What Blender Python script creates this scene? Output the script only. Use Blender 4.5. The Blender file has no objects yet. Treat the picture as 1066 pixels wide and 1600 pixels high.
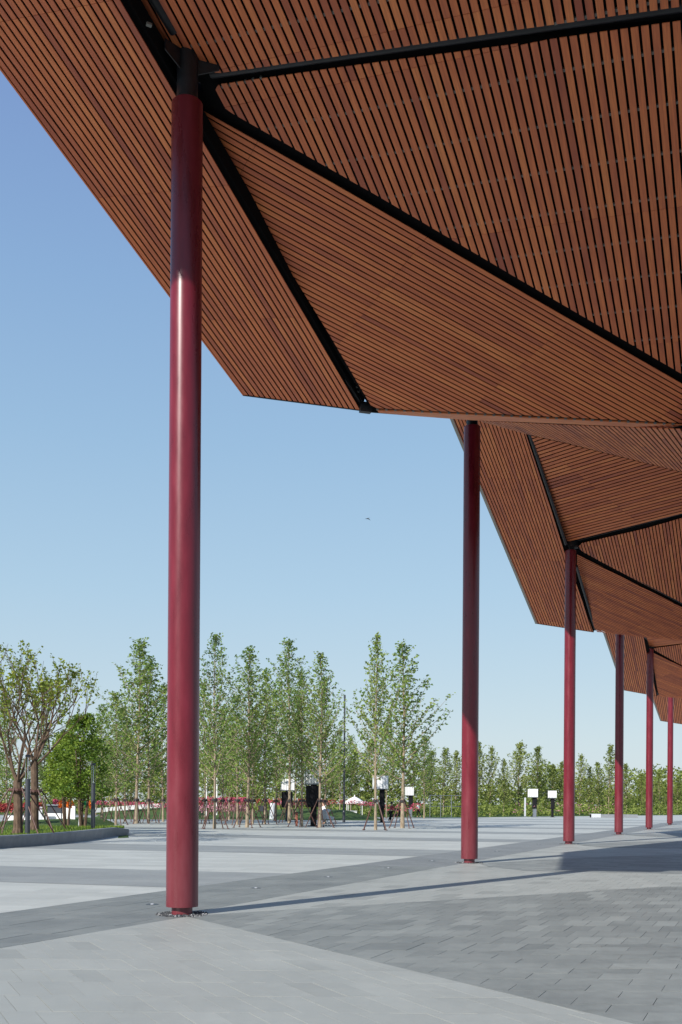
import bpy, math, random
from mathutils import Vector, Matrix
random.seed(11)
S = bpy.context.scene
COL = S.collection

# ------------------------------------------------------------------ camera
F, CX, HZ, EYE, ROLL = 1600.0, 533.0, 1255.0, 1.6, 0.0065
cam_d = bpy.data.cameras.new('camera'); cam = bpy.data.objects.new('camera', cam_d); COL.objects.link(cam)
cam_d.sensor_fit = 'HORIZONTAL'; cam_d.sensor_width = 24.0; cam_d.lens = F/1066*24.0
cam_d.shift_x = 0.0; cam_d.shift_y = (HZ-800)/1066.0
cam_d.clip_start = 0.1; cam_d.clip_end = 6000
_r = Vector((1, 0, ROLL)).normalized(); _u = Vector((-ROLL, 0, 1)).normalized(); _b = Vector((0, -1, 0))
cam.matrix_world = Matrix(((_r.x, _u.x, _b.x, 0), (_r.y, _u.y, _b.y, 0), (_r.z, _u.z, _b.z, EYE), (0, 0, 0, 1)))
S.camera = cam
# ------------------------------------------------------------------ light
SUN_EL, SUN_AZ = math.radians(34.0), math.radians(38.5)     # azimuth the shadows point to, from +Y towards +X
w = bpy.data.worlds.new('World'); S.world = w; w.use_nodes = True
nt = w.node_tree; bg = nt.nodes['Background']
sky = nt.nodes.new('ShaderNodeTexSky'); sky.sky_type = 'NISHITA'; sky.sun_disc = False
sky.sun_elevation = SUN_EL; sky.sun_rotation = math.pi + SUN_AZ
sky.altitude = 50; sky.air_density = 1.25; sky.dust_density = 0.6; sky.ozone_density = 2.5
bg.inputs[1].default_value = 0.085
_tc = nt.nodes.new('ShaderNodeTexCoord'); _sp = nt.nodes.new('ShaderNodeSeparateXYZ'); nt.links.new(_tc.outputs['Generated'], _sp.inputs[0])
_rp = nt.nodes.new('ShaderNodeValToRGB'); _e = _rp.color_ramp.elements
_st = [(0.0, (0.60, 0.69, 0.745)), (0.06, (0.55, 0.67, 0.745)), (0.12, (0.485, 0.63, 0.74)), (0.20, (0.41, 0.585, 0.74)), (0.33, (0.315, 0.495, 0.70)), (0.45, (0.25, 0.41, 0.655)), (0.55, (0.205, 0.33, 0.60)), (0.68, (0.155, 0.26, 0.52)), (1.0, (0.10, 0.20, 0.43))]
while len(_e) < len(_st): _e.new(0.5)
for _i, (_p, _c) in enumerate(_st): _e[_i].position = _p; _e[_i].color = (*_c, 1)
nt.links.new(_sp.outputs[2], _rp.inputs[0])
_ml = nt.nodes.new('ShaderNodeVectorMath'); _ml.operation = 'SCALE'; _ml.inputs[3].default_value = 8.9; nt.links.new(_rp.outputs[0], _ml.inputs[0])
_mx = nt.nodes.new('ShaderNodeMix'); _mx.data_type = 'RGBA'; _mx.inputs[0].default_value = 0.88
nt.links.new(sky.outputs[0], _mx.inputs[6]); nt.links.new(_ml.outputs[0], _mx.inputs[7]); nt.links.new(_mx.outputs[2], bg.inputs[0])
sd = bpy.data.lights.new('sun', 'SUN'); sd.energy = 4.5; sd.angle = math.radians(0.53); sd.color = (1.0, 0.955, 0.89)
so = bpy.data.objects.new('sun', sd); COL.objects.link(so)
sdir = Vector((math.sin(SUN_AZ)*math.cos(SUN_EL), math.cos(SUN_AZ)*math.cos(SUN_EL), -math.sin(SUN_EL)))
so.rotation_euler = sdir.to_track_quat('-Z', 'Y').to_euler(); so.location = (-30, -30, 40)
S.view_settings.view_transform = 'Standard'; S.view_settings.look = 'None'
S.view_settings.exposure = 0.52; S.view_settings.gamma = 1.0; S.view_settings.use_curve_mapping = False
S.render.engine = 'CYCLES'
S.cycles.max_bounces = 8; S.cycles.diffuse_bounces = 5

# ------------------------------------------------------------------ geometry helpers
def ray(x, y):
    u = x-CX; v = HZ-y
    return Vector(((u-ROLL*v)/F, 1.0, (v+ROLL*u)/F))
EYEV = Vector((0, 0, EYE))
def G(x, y, z=0.0):
    d = ray(x, y); return EYEV + d*((z-EYE)/d.z)
def at(x, y, Y): return EYEV + ray(x, y)*Y
def proj(P):
    a = F*P[0]/P[1]; b = F*(P[2]-EYE)/P[1]
    return (CX+a+ROLL*b, HZ-(b-ROLL*a))
class Plane:
    def __init__(s, a, b, c):
        n = (b-a).cross(c-a).normalized()
        if n.z < 0: n = -n
        s.n = n; s.d = n.dot(a)
    def hit(s, x, y):
        q = ray(x, y); return EYEV + q*((s.d - s.n.dot(EYEV))/s.n.dot(q))
def grad_plane(P, gx, gy): return Plane(P, P+Vector((1, 0, gx)), P+Vector((0, 1, gy)))

def mat(name, color, rough=0.6, metal=0.0, spec=0.5, build=None):
    m = bpy.data.materials.new(name); m.use_nodes = True
    b = m.node_tree.nodes['Principled BSDF']
    b.inputs['Base Color'].default_value = (*color, 1); b.inputs['Roughness'].default_value = rough
    b.inputs['Metallic'].default_value = metal; b.inputs['Specular IOR Level'].default_value = spec
    if build: build(m.node_tree, b)
    return m
def N(nt, t, **kw):
    n = nt.nodes.new(t)
    for k, v in kw.items():
        if k[0] == '_': n.inputs[k[1:].replace('_', ' ')].default_value = v
        else: setattr(n, k, v)
    return n
def noise(nt, vec, scale, detail=4, rough=0.55):
    n = N(nt, 'ShaderNodeTexNoise', _Scale=scale, _Detail=detail, _Roughness=rough)
    if vec is not None: nt.links.new(vec, n.inputs['Vector'])
    return n
def ramp(nt, fac, stops):
    r = nt.nodes.new('ShaderNodeValToRGB'); e = r.color_ramp.elements
    while len(e) < len(stops): e.new(0.5)
    for i, (p, c) in enumerate(stops): e[i].position = p; e[i].color = (*c, 1)
    nt.links.new(fac, r.inputs[0]); return r
def mixc(nt, fac, a, b, mode='MIX'):
    m = N(nt, 'ShaderNodeMix', data_type='RGBA', blend_type=mode)
    if hasattr(fac, 'links'): nt.links.new(fac, m.inputs[0])
    else: m.inputs[0].default_value = fac
    for s, i in ((a, 6), (b, 7)):
        if hasattr(s, 'links'): nt.links.new(s, m.inputs[i])
        else: m.inputs[i].default_value = (*s, 1)
    return m.outputs[2]
def mapr(nt, v, a, b, c, d):
    m = N(nt, 'ShaderNodeMapRange'); nt.links.new(v, m.inputs[0])
    for i, x in enumerate((a, b, c, d)): m.inputs[1+i].default_value = x
    return m.outputs[0]
def math_(nt, op, a, b=None):
    m = N(nt, 'ShaderNodeMath', operation=op)
    for i, s in enumerate((a, b)):
        if s is None: continue
        if hasattr(s, 'links'): nt.links.new(s, m.inputs[i])
        else: m.inputs[i].default_value = s
    return m.outputs[0]
def bump(nt, b, h, strength, dist=0.01):
    n = N(nt, 'ShaderNodeBump', _Strength=strength, _Distance=dist)
    nt.links.new(h, n.inputs['Height']); nt.links.new(n.outputs[0], b.inputs['Normal'])

class MB:
    """collects polygons; per-face tone/seed attributes, optional uv"""
    def __init__(s): s.v = []; s.f = []; s.t = []; s.sd = []; s.uv = []; s.smooth = False
    def poly(s, pts, tone=0.5, seed=0.0, uv=None):
        i = len(s.v); s.v += [tuple(p) for p in pts]; s.f.append(list(range(i, i+len(pts))))
        s.t.append(tone); s.sd.append(seed); s.uv += (uv or [(0, 0)]*len(pts))
    def add(s, verts, faces, tone=0.5, seed=0.0):
        i = len(s.v); s.v += [tuple(p) for p in verts]
        for f in faces:
            s.f.append([i+k for k in f]); s.t.append(tone); s.sd.append(seed); s.uv += [(0, 0)]*len(f)
    def prism(s, pts, up, tone=0.5, seed=0.0, uvf=None):
        """convex polygon pts extruded by vector up"""
        n = len(pts); top = [p+up for p in pts]
        vs = [tuple(p) for p in pts]+[tuple(p) for p in top]; i = len(s.v); s.v += vs
        fs = [list(range(n))[::-1], list(range(n, 2*n))]+[[k, (k+1) % n, n+(k+1) % n, n+k] for k in range(n)]
        allp = pts+top
        for f in fs:
            s.f.append([i+k for k in f]); s.t.append(tone); s.sd.append(seed)
            s.uv += [uvf(allp[k]) for k in f] if uvf else [(0, 0)]*len(f)
    def box(s, c, sx, sy, sz, rz=0.0, tone=0.5):
        ca, sa = math.cos(rz), math.sin(rz); vs = []
        for z in (0, 1):
            for a, b in ((-1, -1), (1, -1), (1, 1), (-1, 1)):
                x, y = a*sx/2, b*sy/2
                vs.append((c[0]+x*ca-y*sa, c[1]+x*sa+y*ca, c[2]+z*sz))
        s.add(vs, [(3, 2, 1, 0), (4, 5, 6, 7), (0, 1, 5, 4), (1, 2, 6, 5), (2, 3, 7, 6), (3, 0, 4, 7)], tone)
    def tube(s, pts, rad, n=8, caps=True, tone=0.5):
        rings = []; i0 = len(s.v); prev = None
        for k, p in enumerate(pts):
            p = Vector(p)
            a = Vector(pts[max(k-1, 0)]); b = Vector(pts[min(k+1, len(pts)-1)]); t = (b-a)
            t = t.normalized() if t.length > 1e-9 else Vector((0, 0, 1))
            if prev is None:
                x = t.cross(Vector((0, 0, 1)))
                if x.length < 0.05: x = Vector((1, 0, 0))
            else: x = prev - t*prev.dot(t)
            x.normalize(); prev = x; y = t.cross(x); r = rad[k] if isinstance(rad, (list, tuple)) else rad
            s.v += [tuple(p+x*(math.cos(q*2*math.pi/n)*r)+y*(math.sin(q*2*math.pi/n)*r)) for q in range(n)]
        for k in range(len(pts)-1):
            for q in range(n):
                a = i0+k*n+q; b = i0+k*n+(q+1) % n
                s.f.append([a, a+n, b+n, b]); s.t.append(tone); s.sd.append(0.0); s.uv += [(0, 0)]*4
        if caps:
            s.f.append([i0+q for q in range(n)]); s.f.append([i0+(len(pts)-1)*n+q for q in range(n)][::-1])
            s.t += [tone]*2; s.sd += [0.0]*2; s.uv += [(0, 0)]*(2*n)
    def lathe(s, prof, c=(0, 0, 0), n=24, tone=0.5):
        i0 = len(s.v)
        for r, z in prof:
            s.v += [(c[0]+r*math.cos(q*2*math.pi/n), c[1]+r*math.sin(q*2*math.pi/n), c[2]+z) for q in range(n)]
        for k in range(len(prof)-1):
            for q in range(n):
                a = i0+k*n+q; b = i0+k*n+(q+1) % n
                s.f.append([a, b, b+n, a+n]); s.t.append(tone); s.sd.append(0.0); s.uv += [(0, 0)]*4
    def mesh(s, name):
        me = bpy.data.meshes.new(name); me.from_pydata(s.v, [], s.f)
        a = me.attributes.new('tone', 'FLOAT', 'FACE'); a.data.foreach_set('value', s.t)
        a = me.attributes.new('seed', 'FLOAT', 'FACE'); a.data.foreach_set('value', s.sd)
        uvl = me.uv_layers.new(name='UVMap'); flat = [c for t in s.uv for c in t]; uvl.data.foreach_set('uv', flat)
        if s.smooth: me.polygons.foreach_set('use_smooth', [True]*len(me.polygons))
        me.update(); return me
def link(name, me, m=None, parent=None, loc=None, rz=0.0, **props):
    o = bpy.data.objects.new(name, me); COL.objects.link(o)
    if m is not None and me is not None and len(me.materials) == 0: me.materials.append(m)
    if parent is not None: o.parent = parent
    if loc is not None: o.location = loc
    o.rotation_euler.z = rz
    for k, v in props.items(): o[k] = v
    return o
def empty(name, loc, label, category, group=None, rz=0.0):
    o = bpy.data.objects.new(name, None); COL.objects.link(o); o.location = loc; o.rotation_euler.z = rz
    o.empty_display_size = 0.2; o['label'] = label; o['category'] = category
    if group: o['group'] = group
    return o
def smooth_by_angle(me, ang=0.6):
    me.polygons.foreach_set('use_smooth', [True]*len(me.polygons))
    try: me.set_sharp_from_angle(angle=ang)
    except Exception: pass
def copy_tree(root, loc, rz, scale=None, **props):
    r = root.copy(); COL.objects.link(r); r.location = loc; r.rotation_euler.z = rz
    if scale is not None: r.scale = scale if hasattr(scale, '__len__') else (scale,)*3
    for k, v in props.items(): r[k] = v
    for ch in root.children:
        c = ch.copy(); COL.objects.link(c); c.parent = r
    return r
# 2-D convex clipping
def clip_half(P, n, d):
    """keep n.p <= d"""
    out = []
    for i in range(len(P)):
        a = P[i]; b = P[(i+1) % len(P)]
        da = n[0]*a[0]+n[1]*a[1]-d; db = n[0]*b[0]+n[1]*b[1]-d
        if da <= 0: out.append(a)
        if (da < 0 < db) or (db < 0 < da):
            t = da/(da-db); out.append((a[0]+(b[0]-a[0])*t, a[1]+(b[1]-a[1])*t))
    return out
def area(P): return 0.5*sum(P[i][0]*P[(i+1) % len(P)][1]-P[(i+1) % len(P)][0]*P[i][1] for i in range(len(P)))
def clip_poly(P, Q, off=0.0):
    """clip P by convex ccw polygon Q grown by off (number or per-edge list)"""
    for i in range(len(Q)):
        a = Q[i]; b = Q[(i+1) % len(Q)]; ex, ey = b[0]-a[0], b[1]-a[1]; L = math.hypot(ex, ey)
        if L < 1e-9: continue
        n = (ey/L, -ex/L); o = off[i] if isinstance(off, (list, tuple)) else off
        P = clip_half(P, n, n[0]*a[0]+n[1]*a[1]+o)
        if len(P) < 3: return []
    return P

# ------------------------------------------------------------------ materials
def wood_nodes(nt, b):
    uv = N(nt, 'ShaderNodeUVMap'); tone = N(nt, 'ShaderNodeAttribute', attribute_name='tone'); seed = N(nt, 'ShaderNodeAttribute', attribute_name='seed')
    cmb = N(nt, 'ShaderNodeCombineXYZ'); nt.links.new(math_(nt, 'MULTIPLY', seed.outputs['Fac'], 37.0), cmb.inputs[2])
    mp = N(nt, 'ShaderNodeMapping'); mp.inputs['Scale'].default_value = (1.6, 26, 1); nt.links.new(uv.outputs[0], mp.inputs[0])
    va = N(nt, 'ShaderNodeVectorMath', operation='ADD'); nt.links.new(mp.outputs[0], va.inputs[0]); nt.links.new(cmb.outputs[0], va.inputs[1])
    g1 = noise(nt, va.outputs[0], 1.5, 6, 0.65)
    mp2 = N(nt, 'ShaderNodeMapping'); mp2.inputs['Scale'].default_value = (0.9, 5, 1); nt.links.new(uv.outputs[0], mp2.inputs[0])
    va2 = N(nt, 'ShaderNodeVectorMath', operation='ADD'); nt.links.new(mp2.outputs[0], va2.inputs[0]); nt.links.new(cmb.outputs[0], va2.inputs[1])
    g2 = noise(nt, va2.outputs[0], 1.0, 3, 0.5)
    t = math_(nt, 'ADD', tone.outputs['Fac'], mapr(nt, g2.outputs[0], 0.3, 0.7, -0.24, 0.24))
    base = ramp(nt, t, [(0.0, (0.38, 0.09, 0.05)), (0.3, (0.56, 0.145, 0.060)), (0.6, (0.72, 0.20, 0.068)), (1.0, (0.84, 0.275, 0.088))])
    col = mixc(nt, mapr(nt, g1.outputs[0], 0.35, 0.7, 0.0, 0.55), base.outputs[0], (0.34, 0.09, 0.042))
    nt.links.new(col, b.inputs['Base Color'])
    nt.links.new(mapr(nt, g1.outputs[0], 0, 1, 0.42, 0.7), b.inputs['Roughness'])
    bump(nt, b, g1.outputs[0], 0.35, 0.004)
M_wood = mat('stained_wood', (0.3, 0.12, 0.05), 0.55, build=wood_nodes)
M_void = mat('black_lining', (0.006, 0.006, 0.007), 0.9, spec=0.1)
def bm_nodes(nt, b):
    n = noise(nt, None, 9.0); nt.links.new(ramp(nt, n.outputs[0], [(0.3, (0.008, 0.009, 0.012)), (0.7, (0.018, 0.02, 0.026))]).outputs[0], b.inputs['Base Color'])
M_steel = mat('black_painted_steel', (0.012, 0.013, 0.016), 0.42, spec=0.4, build=bm_nodes)
M_clip = mat('grey_clip', (0.16, 0.16, 0.15), 0.5, metal=0.4)
def fas_nodes(nt, b):
    n = noise(nt, None, 3.0); nt.links.new(ramp(nt, n.outputs[0], [(0.3, (0.26, 0.245, 0.22)), (0.7, (0.34, 0.325, 0.295))]).outputs[0], b.inputs['Base Color'])
M_fascia = mat('grey_fascia', (0.3, 0.28, 0.25), 0.55, build=fas_nodes)
def red_nodes(nt, b):
    tc = N(nt, 'ShaderNodeTexCoord'); mp = N(nt, 'ShaderNodeMapping'); mp.inputs['Scale'].default_value = (1, 1, 0.22)
    nt.links.new(tc.outputs['Object'], mp.inputs[0]); n = noise(nt, mp.outputs[0], 5.0, 6, 0.6)
    n2 = noise(nt, tc.outputs['Object'], 40.0, 3)
    c = ramp(nt, n.outputs[0], [(0.3, (0.10, 0.006, 0.013)), (0.52, (0.14, 0.008, 0.018)), (0.75, (0.18, 0.014, 0.028))])
    sep = N(nt, 'ShaderNodeSeparateXYZ'); nt.links.new(tc.outputs['Object'], sep.inputs[0])
    low = mapr(nt, sep.outputs[2], 0.1, 2.4, 0.55, 0.0)
    dm = math_(nt, 'MULTIPLY', low, mapr(nt, n.outputs[0], 0.35, 0.65, 0.3, 1.0))
    nt.links.new(mixc(nt, dm, c.outputs[0], (0.15, 0.055, 0.06)), b.inputs['Base Color'])
    nt.links.new(mapr(nt, n.outputs[0], 0.3, 0.7, 0.24, 0.36), b.inputs['Roughness'])
    mp5 = N(nt, 'ShaderNodeMapping'); mp5.inputs['Scale'].default_value = (9, 9, 0.5); nt.links.new(tc.outputs['Object'], mp5.inputs[0]); n5 = noise(nt, mp5.outputs[0], 2.0, 4, 0.6)
    h5 = math_(nt, 'ADD', math_(nt, 'MULTIPLY', n2.outputs[0], 0.3), n5.outputs[0]); bump(nt, b, h5, 0.10, 0.004)
M_red = mat('maroon_paint', (0.2, 0.015, 0.03), 0.34, spec=0.5, build=red_nodes)
def stone_nodes(lo, hi, tile=None):
    def f(nt, b):
        tc = N(nt, 'ShaderNodeTexCoord'); tone = N(nt, 'ShaderNodeAttribute', attribute_name='tone')
        geo = N(nt, 'ShaderNodeNewGeometry')
        n1 = noise(nt, geo.outputs['Position'], 0.9, 5, 0.6); n2 = noise(nt, geo.outputs['Position'], 130.0, 3, 0.7); n3 = noise(nt, geo.outputs['Position'], 7.0, 5, 0.65)
        t = tone.outputs['Fac']
        if tile:
            mp = N(nt, 'ShaderNodeMapping'); mp.inputs['Rotation'].default_value = (0, 0, tile[2]); nt.links.new(geo.outputs['Position'], mp.inputs[0])
            br = N(nt, 'ShaderNodeTexBrick', offset=0.5); nt.links.new(mp.outputs[0], br.inputs[0])
            br.inputs['Color1'].default_value = (0, 0, 0, 1); br.inputs['Color2'].default_value = (1, 1, 1, 1); br.inputs['Mortar'].default_value = (0.5, 0.5, 0.5, 1)
            br.inputs['Scale'].default_value = 1.0; br.inputs['Brick Width'].default_value = tile[0]; br.inputs['Row Height'].default_value = tile[1]
            br.inputs['Mortar Size'].default_value = 0.004
            t = math_(nt, 'ADD', t, mapr(nt, br.outputs['Color'], 0, 1, -tile[3], tile[3]))
        t = math_(nt, 'ADD', t, mapr(nt, n1.outputs[0], 0.3, 0.7, -0.16, 0.16))
        t = math_(nt, 'ADD', t, mapr(nt, n3.outputs[0], 0.3, 0.7, -0.1, 0.1))
        mps = N(nt, 'ShaderNodeMapping'); mps.inputs['Scale'].default_value = (0.10, 1.3, 1); mps.inputs['Rotation'].default_value = (0, 0, 0.28); nt.links.new(geo.outputs['Position'], mps.inputs[0])
        n4 = noise(nt, mps.outputs[0], 1.0, 5, 0.65); t = math_(nt, 'ADD', t, mapr(nt, n4.outputs[0], 0.35, 0.65, -0.22 if tile else -0.05, 0.18 if tile else 0.05))
        n5 = noise(nt, geo.outputs['Position'], 2.7, 6, 0.75); t = math_(nt, 'SUBTRACT', t, mapr(nt, n5.outputs[0], 0.6, 0.75, 0.0, 0.3))
        t = math_(nt, 'ADD', t, mapr(nt, n2.outputs[0], 0.3, 0.7, -0.08, 0.08))
        c = mixc(nt, mapr(nt, t, 0, 1, 0, 1), (lo[0]*0.98, lo[1]*1.0, lo[2]*0.965), (hi[0]*0.98, hi[1]*1.0, hi[2]*0.965))
        if tile:
            c = mixc(nt, math_(nt, 'MULTIPLY', br.outputs['Fac'], 0.45), c, (lo[0]*0.4, lo[1]*0.4, lo[2]*0.4))
        nt.links.new(c, b.inputs['Base Color'])
        nt.links.new(mapr(nt, n3.outputs[0], 0.3, 0.7, 0.5, 0.68), b.inputs['Roughness'])
        bump(nt, b, n2.outputs[0], 0.25, 0.003)
    return f
M_tile_light = mat('light_granite', (0.3,)*3, 0.6, build=stone_nodes((0.245, 0.25, 0.24), (0.345, 0.35, 0.335)))
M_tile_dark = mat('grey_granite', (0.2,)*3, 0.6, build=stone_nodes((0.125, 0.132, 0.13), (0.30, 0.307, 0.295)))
M_pl_light = mat('pale_plaza_granite', (0.45,)*3, 0.55, build=stone_nodes((0.33, 0.336, 0.326), (0.48, 0.485, 0.468), (1.2, 0.6, 0.2, 0.2)))
M_pl_wedge = mat('light_plaza_granite', (0.3,)*3, 0.55, build=stone_nodes((0.245, 0.25, 0.24), (0.36, 0.365, 0.35), (0.6, 0.3, 0.35, 0.35)))
M_stripe = mat('stripe_granite', (0.25,)*3, 0.55, build=stone_nodes((0.205, 0.212, 0.215), (0.29, 0.297, 0.295), (1.2, 0.6, 0.2, 0.2)))
M_pl_dark = mat('dark_plaza_granite', (0.15,)*3, 0.55, build=stone_nodes((0.155, 0.16, 0.163), (0.225, 0.23, 0.232), (0.9, 0.45, 0.35, 0.25)))
M_pl_mid = mat('grey_plaza_granite', (0.2,)*3, 0.55, build=stone_nodes((0.17, 0.177, 0.175), (0.27, 0.278, 0.27), (0.6, 0.3, 0.35, 0.4)))
M_joint = mat('joint_mortar', (0.045, 0.048, 0.05), 0.9)
def conc_nodes(nt, b):
    geo = N(nt, 'ShaderNodeNewGeometry'); n = noise(nt, geo.outputs['Position'], 2.2, 6, 0.65)
    nt.links.new(ramp(nt, n.outputs[0], [(0.3, (0.17, 0.18, 0.195)), (0.7, (0.25, 0.26, 0.275))]).outputs[0], b.inputs['Base Color'])
M_conc = mat('smooth_concrete', (0.2, 0.21, 0.23), 0.5, build=conc_nodes)
def grass_nodes(nt, b):
    geo = N(nt, 'ShaderNodeNewGeometry'); n = noise(nt, geo.outputs['Position'], 1.1, 6, 0.7); n2 = noise(nt, geo.outputs['Position'], 30, 3, 0.7)
    c = ramp(nt, n.outputs[0], [(0.3, (0.035, 0.07, 0.018)), (0.55, (0.06, 0.105, 0.028)), (0.75, (0.12, 0.13, 0.05))])
    nt.links.new(c.outputs[0], b.inputs['Base Color']); bump(nt, b, n2.outputs[0], 0.8, 0.05)
M_grass = mat('lawn', (0.06, 0.1, 0.03), 0.85, spec=0.2, build=grass_nodes)
def leaf_mat(name, lo, mid, hi):
    def f(nt, b):
        tone = N(nt, 'ShaderNodeAttribute', attribute_name='tone'); oi = N(nt, 'ShaderNodeObjectInfo')
        t = math_(nt, 'ADD', tone.outputs['Fac'], mapr(nt, oi.outputs['Random'], 0, 1, -0.15, 0.15))
        c = ramp(nt, t, [(0.1, lo), (0.5, mid), (0.9, hi)])
        nt.links.new(c.outputs[0], b.inputs['Base Color'])
        tr = N(nt, 'ShaderNodeBsdfTranslucent'); nt.links.new(mixc(nt, 0.5, c.outputs[0], hi), tr.inputs[0])
        mx = N(nt, 'ShaderNodeMixShader'); mx.inputs[0].default_value = 0.38
        out = nt.nodes['Material Output']
        nt.links.new(b.outputs[0], mx.inputs[1]); nt.links.new(tr.outputs[0], mx.inputs[2]); nt.links.new(mx.outputs[0], out.inputs[0])
    return mat(name, mid, 0.6, spec=0.25, build=f)
M_leaf = leaf_mat('fresh_leaves', (0.065, 0.135, 0.035), (0.17, 0.27, 0.055), (0.31, 0.38, 0.085))
M_leaf_far = leaf_mat('far_leaves', (0.09, 0.135, 0.03), (0.19, 0.25, 0.05), (0.32, 0.36, 0.10))
M_leaf_yel = leaf_mat('yellow_green_leaves', (0.08, 0.13, 0.02), (0.19, 0.25, 0.03), (0.33, 0.35, 0.05))
M_leaf_dk = leaf_mat('deep_green_leaves', (0.06, 0.125, 0.02), (0.16, 0.245, 0.03), (0.29, 0.37, 0.055))
def bark_nodes(lo, hi):
    def f(nt, b):
        tc = N(nt, 'ShaderNodeTexCoord'); mp = N(nt, 'ShaderNodeMapping'); mp.inputs['Scale'].default_value = (1, 1, 0.35)
        nt.links.new(tc.outputs['Object'], mp.inputs[0]); n = noise(nt, mp.outputs[0], 9, 6, 0.7)
        nt.links.new(ramp(nt, n.outputs[0], [(0.35, lo), (0.65, hi)]).outputs[0], b.inputs['Base Color']); bump(nt, b, n.outputs[0], 0.6, 0.02)
    return f
M_bark = mat('pale_bark', (0.3, 0.24, 0.17), 0.85, spec=0.2, build=bark_nodes((0.19, 0.145, 0.1), (0.37, 0.3, 0.215)))
M_bark_dk = mat('brown_bark', (0.2, 0.14, 0.1), 0.85, spec=0.2, build=bark_nodes((0.06, 0.04, 0.028), (0.17, 0.115, 0.08)))
M_stake = mat('red_brown_stake', (0.095, 0.042, 0.032), 0.6)
M_belt = mat('black_strap', (0.02, 0.02, 0.022), 0.7)
M_white = mat('white_panel', (0.8, 0.8, 0.78), 0.5)
M_black = mat('black_cloth', (0.012, 0.012, 0.014), 0.9, spec=0.2)
M_dgrey = mat('dark_grey_metal', (0.055, 0.06, 0.072), 0.4, metal=0.3)
M_grey = mat('blue_grey_metal', (0.2, 0.22, 0.25), 0.45, metal=0.3)
M_lgrey = mat('pale_grey_metal', (0.5, 0.52, 0.55), 0.5)
M_pink = mat('pink_blossom', (0.45, 0.07, 0.13), 0.8)
M_lpink = mat('pale_pink_blossom', (0.45, 0.2, 0.26), 0.8)
M_redf = mat('red_blossom', (0.3, 0.035, 0.035), 0.8)
M_orange = mat('orange_blossom', (0.8, 0.2, 0.02), 0.8)
M_green = mat('green_ribbon', (0.02, 0.35, 0.12), 0.6)
M_brick = mat('brick_red_box', (0.27, 0.09, 0.06), 0.8)
def pebble_nodes(nt, b):
    t = N(nt, 'ShaderNodeAttribute', attribute_name='tone')
    nt.links.new(ramp(nt, t.outputs['Fac'], [(0.0, (0.02, 0.022, 0.025)), (0.7, (0.16, 0.165, 0.17)), (1.0, (0.5, 0.5, 0.5))]).outputs[0], b.inputs['Base Color'])
M_peb = mat('pebbles', (0.1, 0.1, 0.1), 0.6, build=pebble_nodes)
M_skin = mat('skin', (0.5, 0.3, 0.21), 0.6)
M_hair = mat('dark_hair', (0.015, 0.012, 0.01), 0.6)
M_glass = mat('clear_lamp_glass', (0.8, 0.85, 0.85), 0.08)
M_glass.node_tree.nodes['Principled BSDF'].inputs['Transmission Weight'].default_value = 1.0
M_glass.node_tree.nodes['Principled BSDF'].inputs['IOR'].default_value = 1.08

# ------------------------------------------------------------------ column positions
CB = [G(*p) for p in ((284.5, 1429), (733.5, 1348.5), (889, 1319), (967, 1304), (1014.5, 1296), (1047, 1289))]
STEP = Vector((5.95, 13.9, 0))
CB.append(CB[5]+STEP)
ROWD = Vector((CB[4]-CB[0])).normalized()
c1, c2, c3, c4, c5 = CB[:5]

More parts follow.
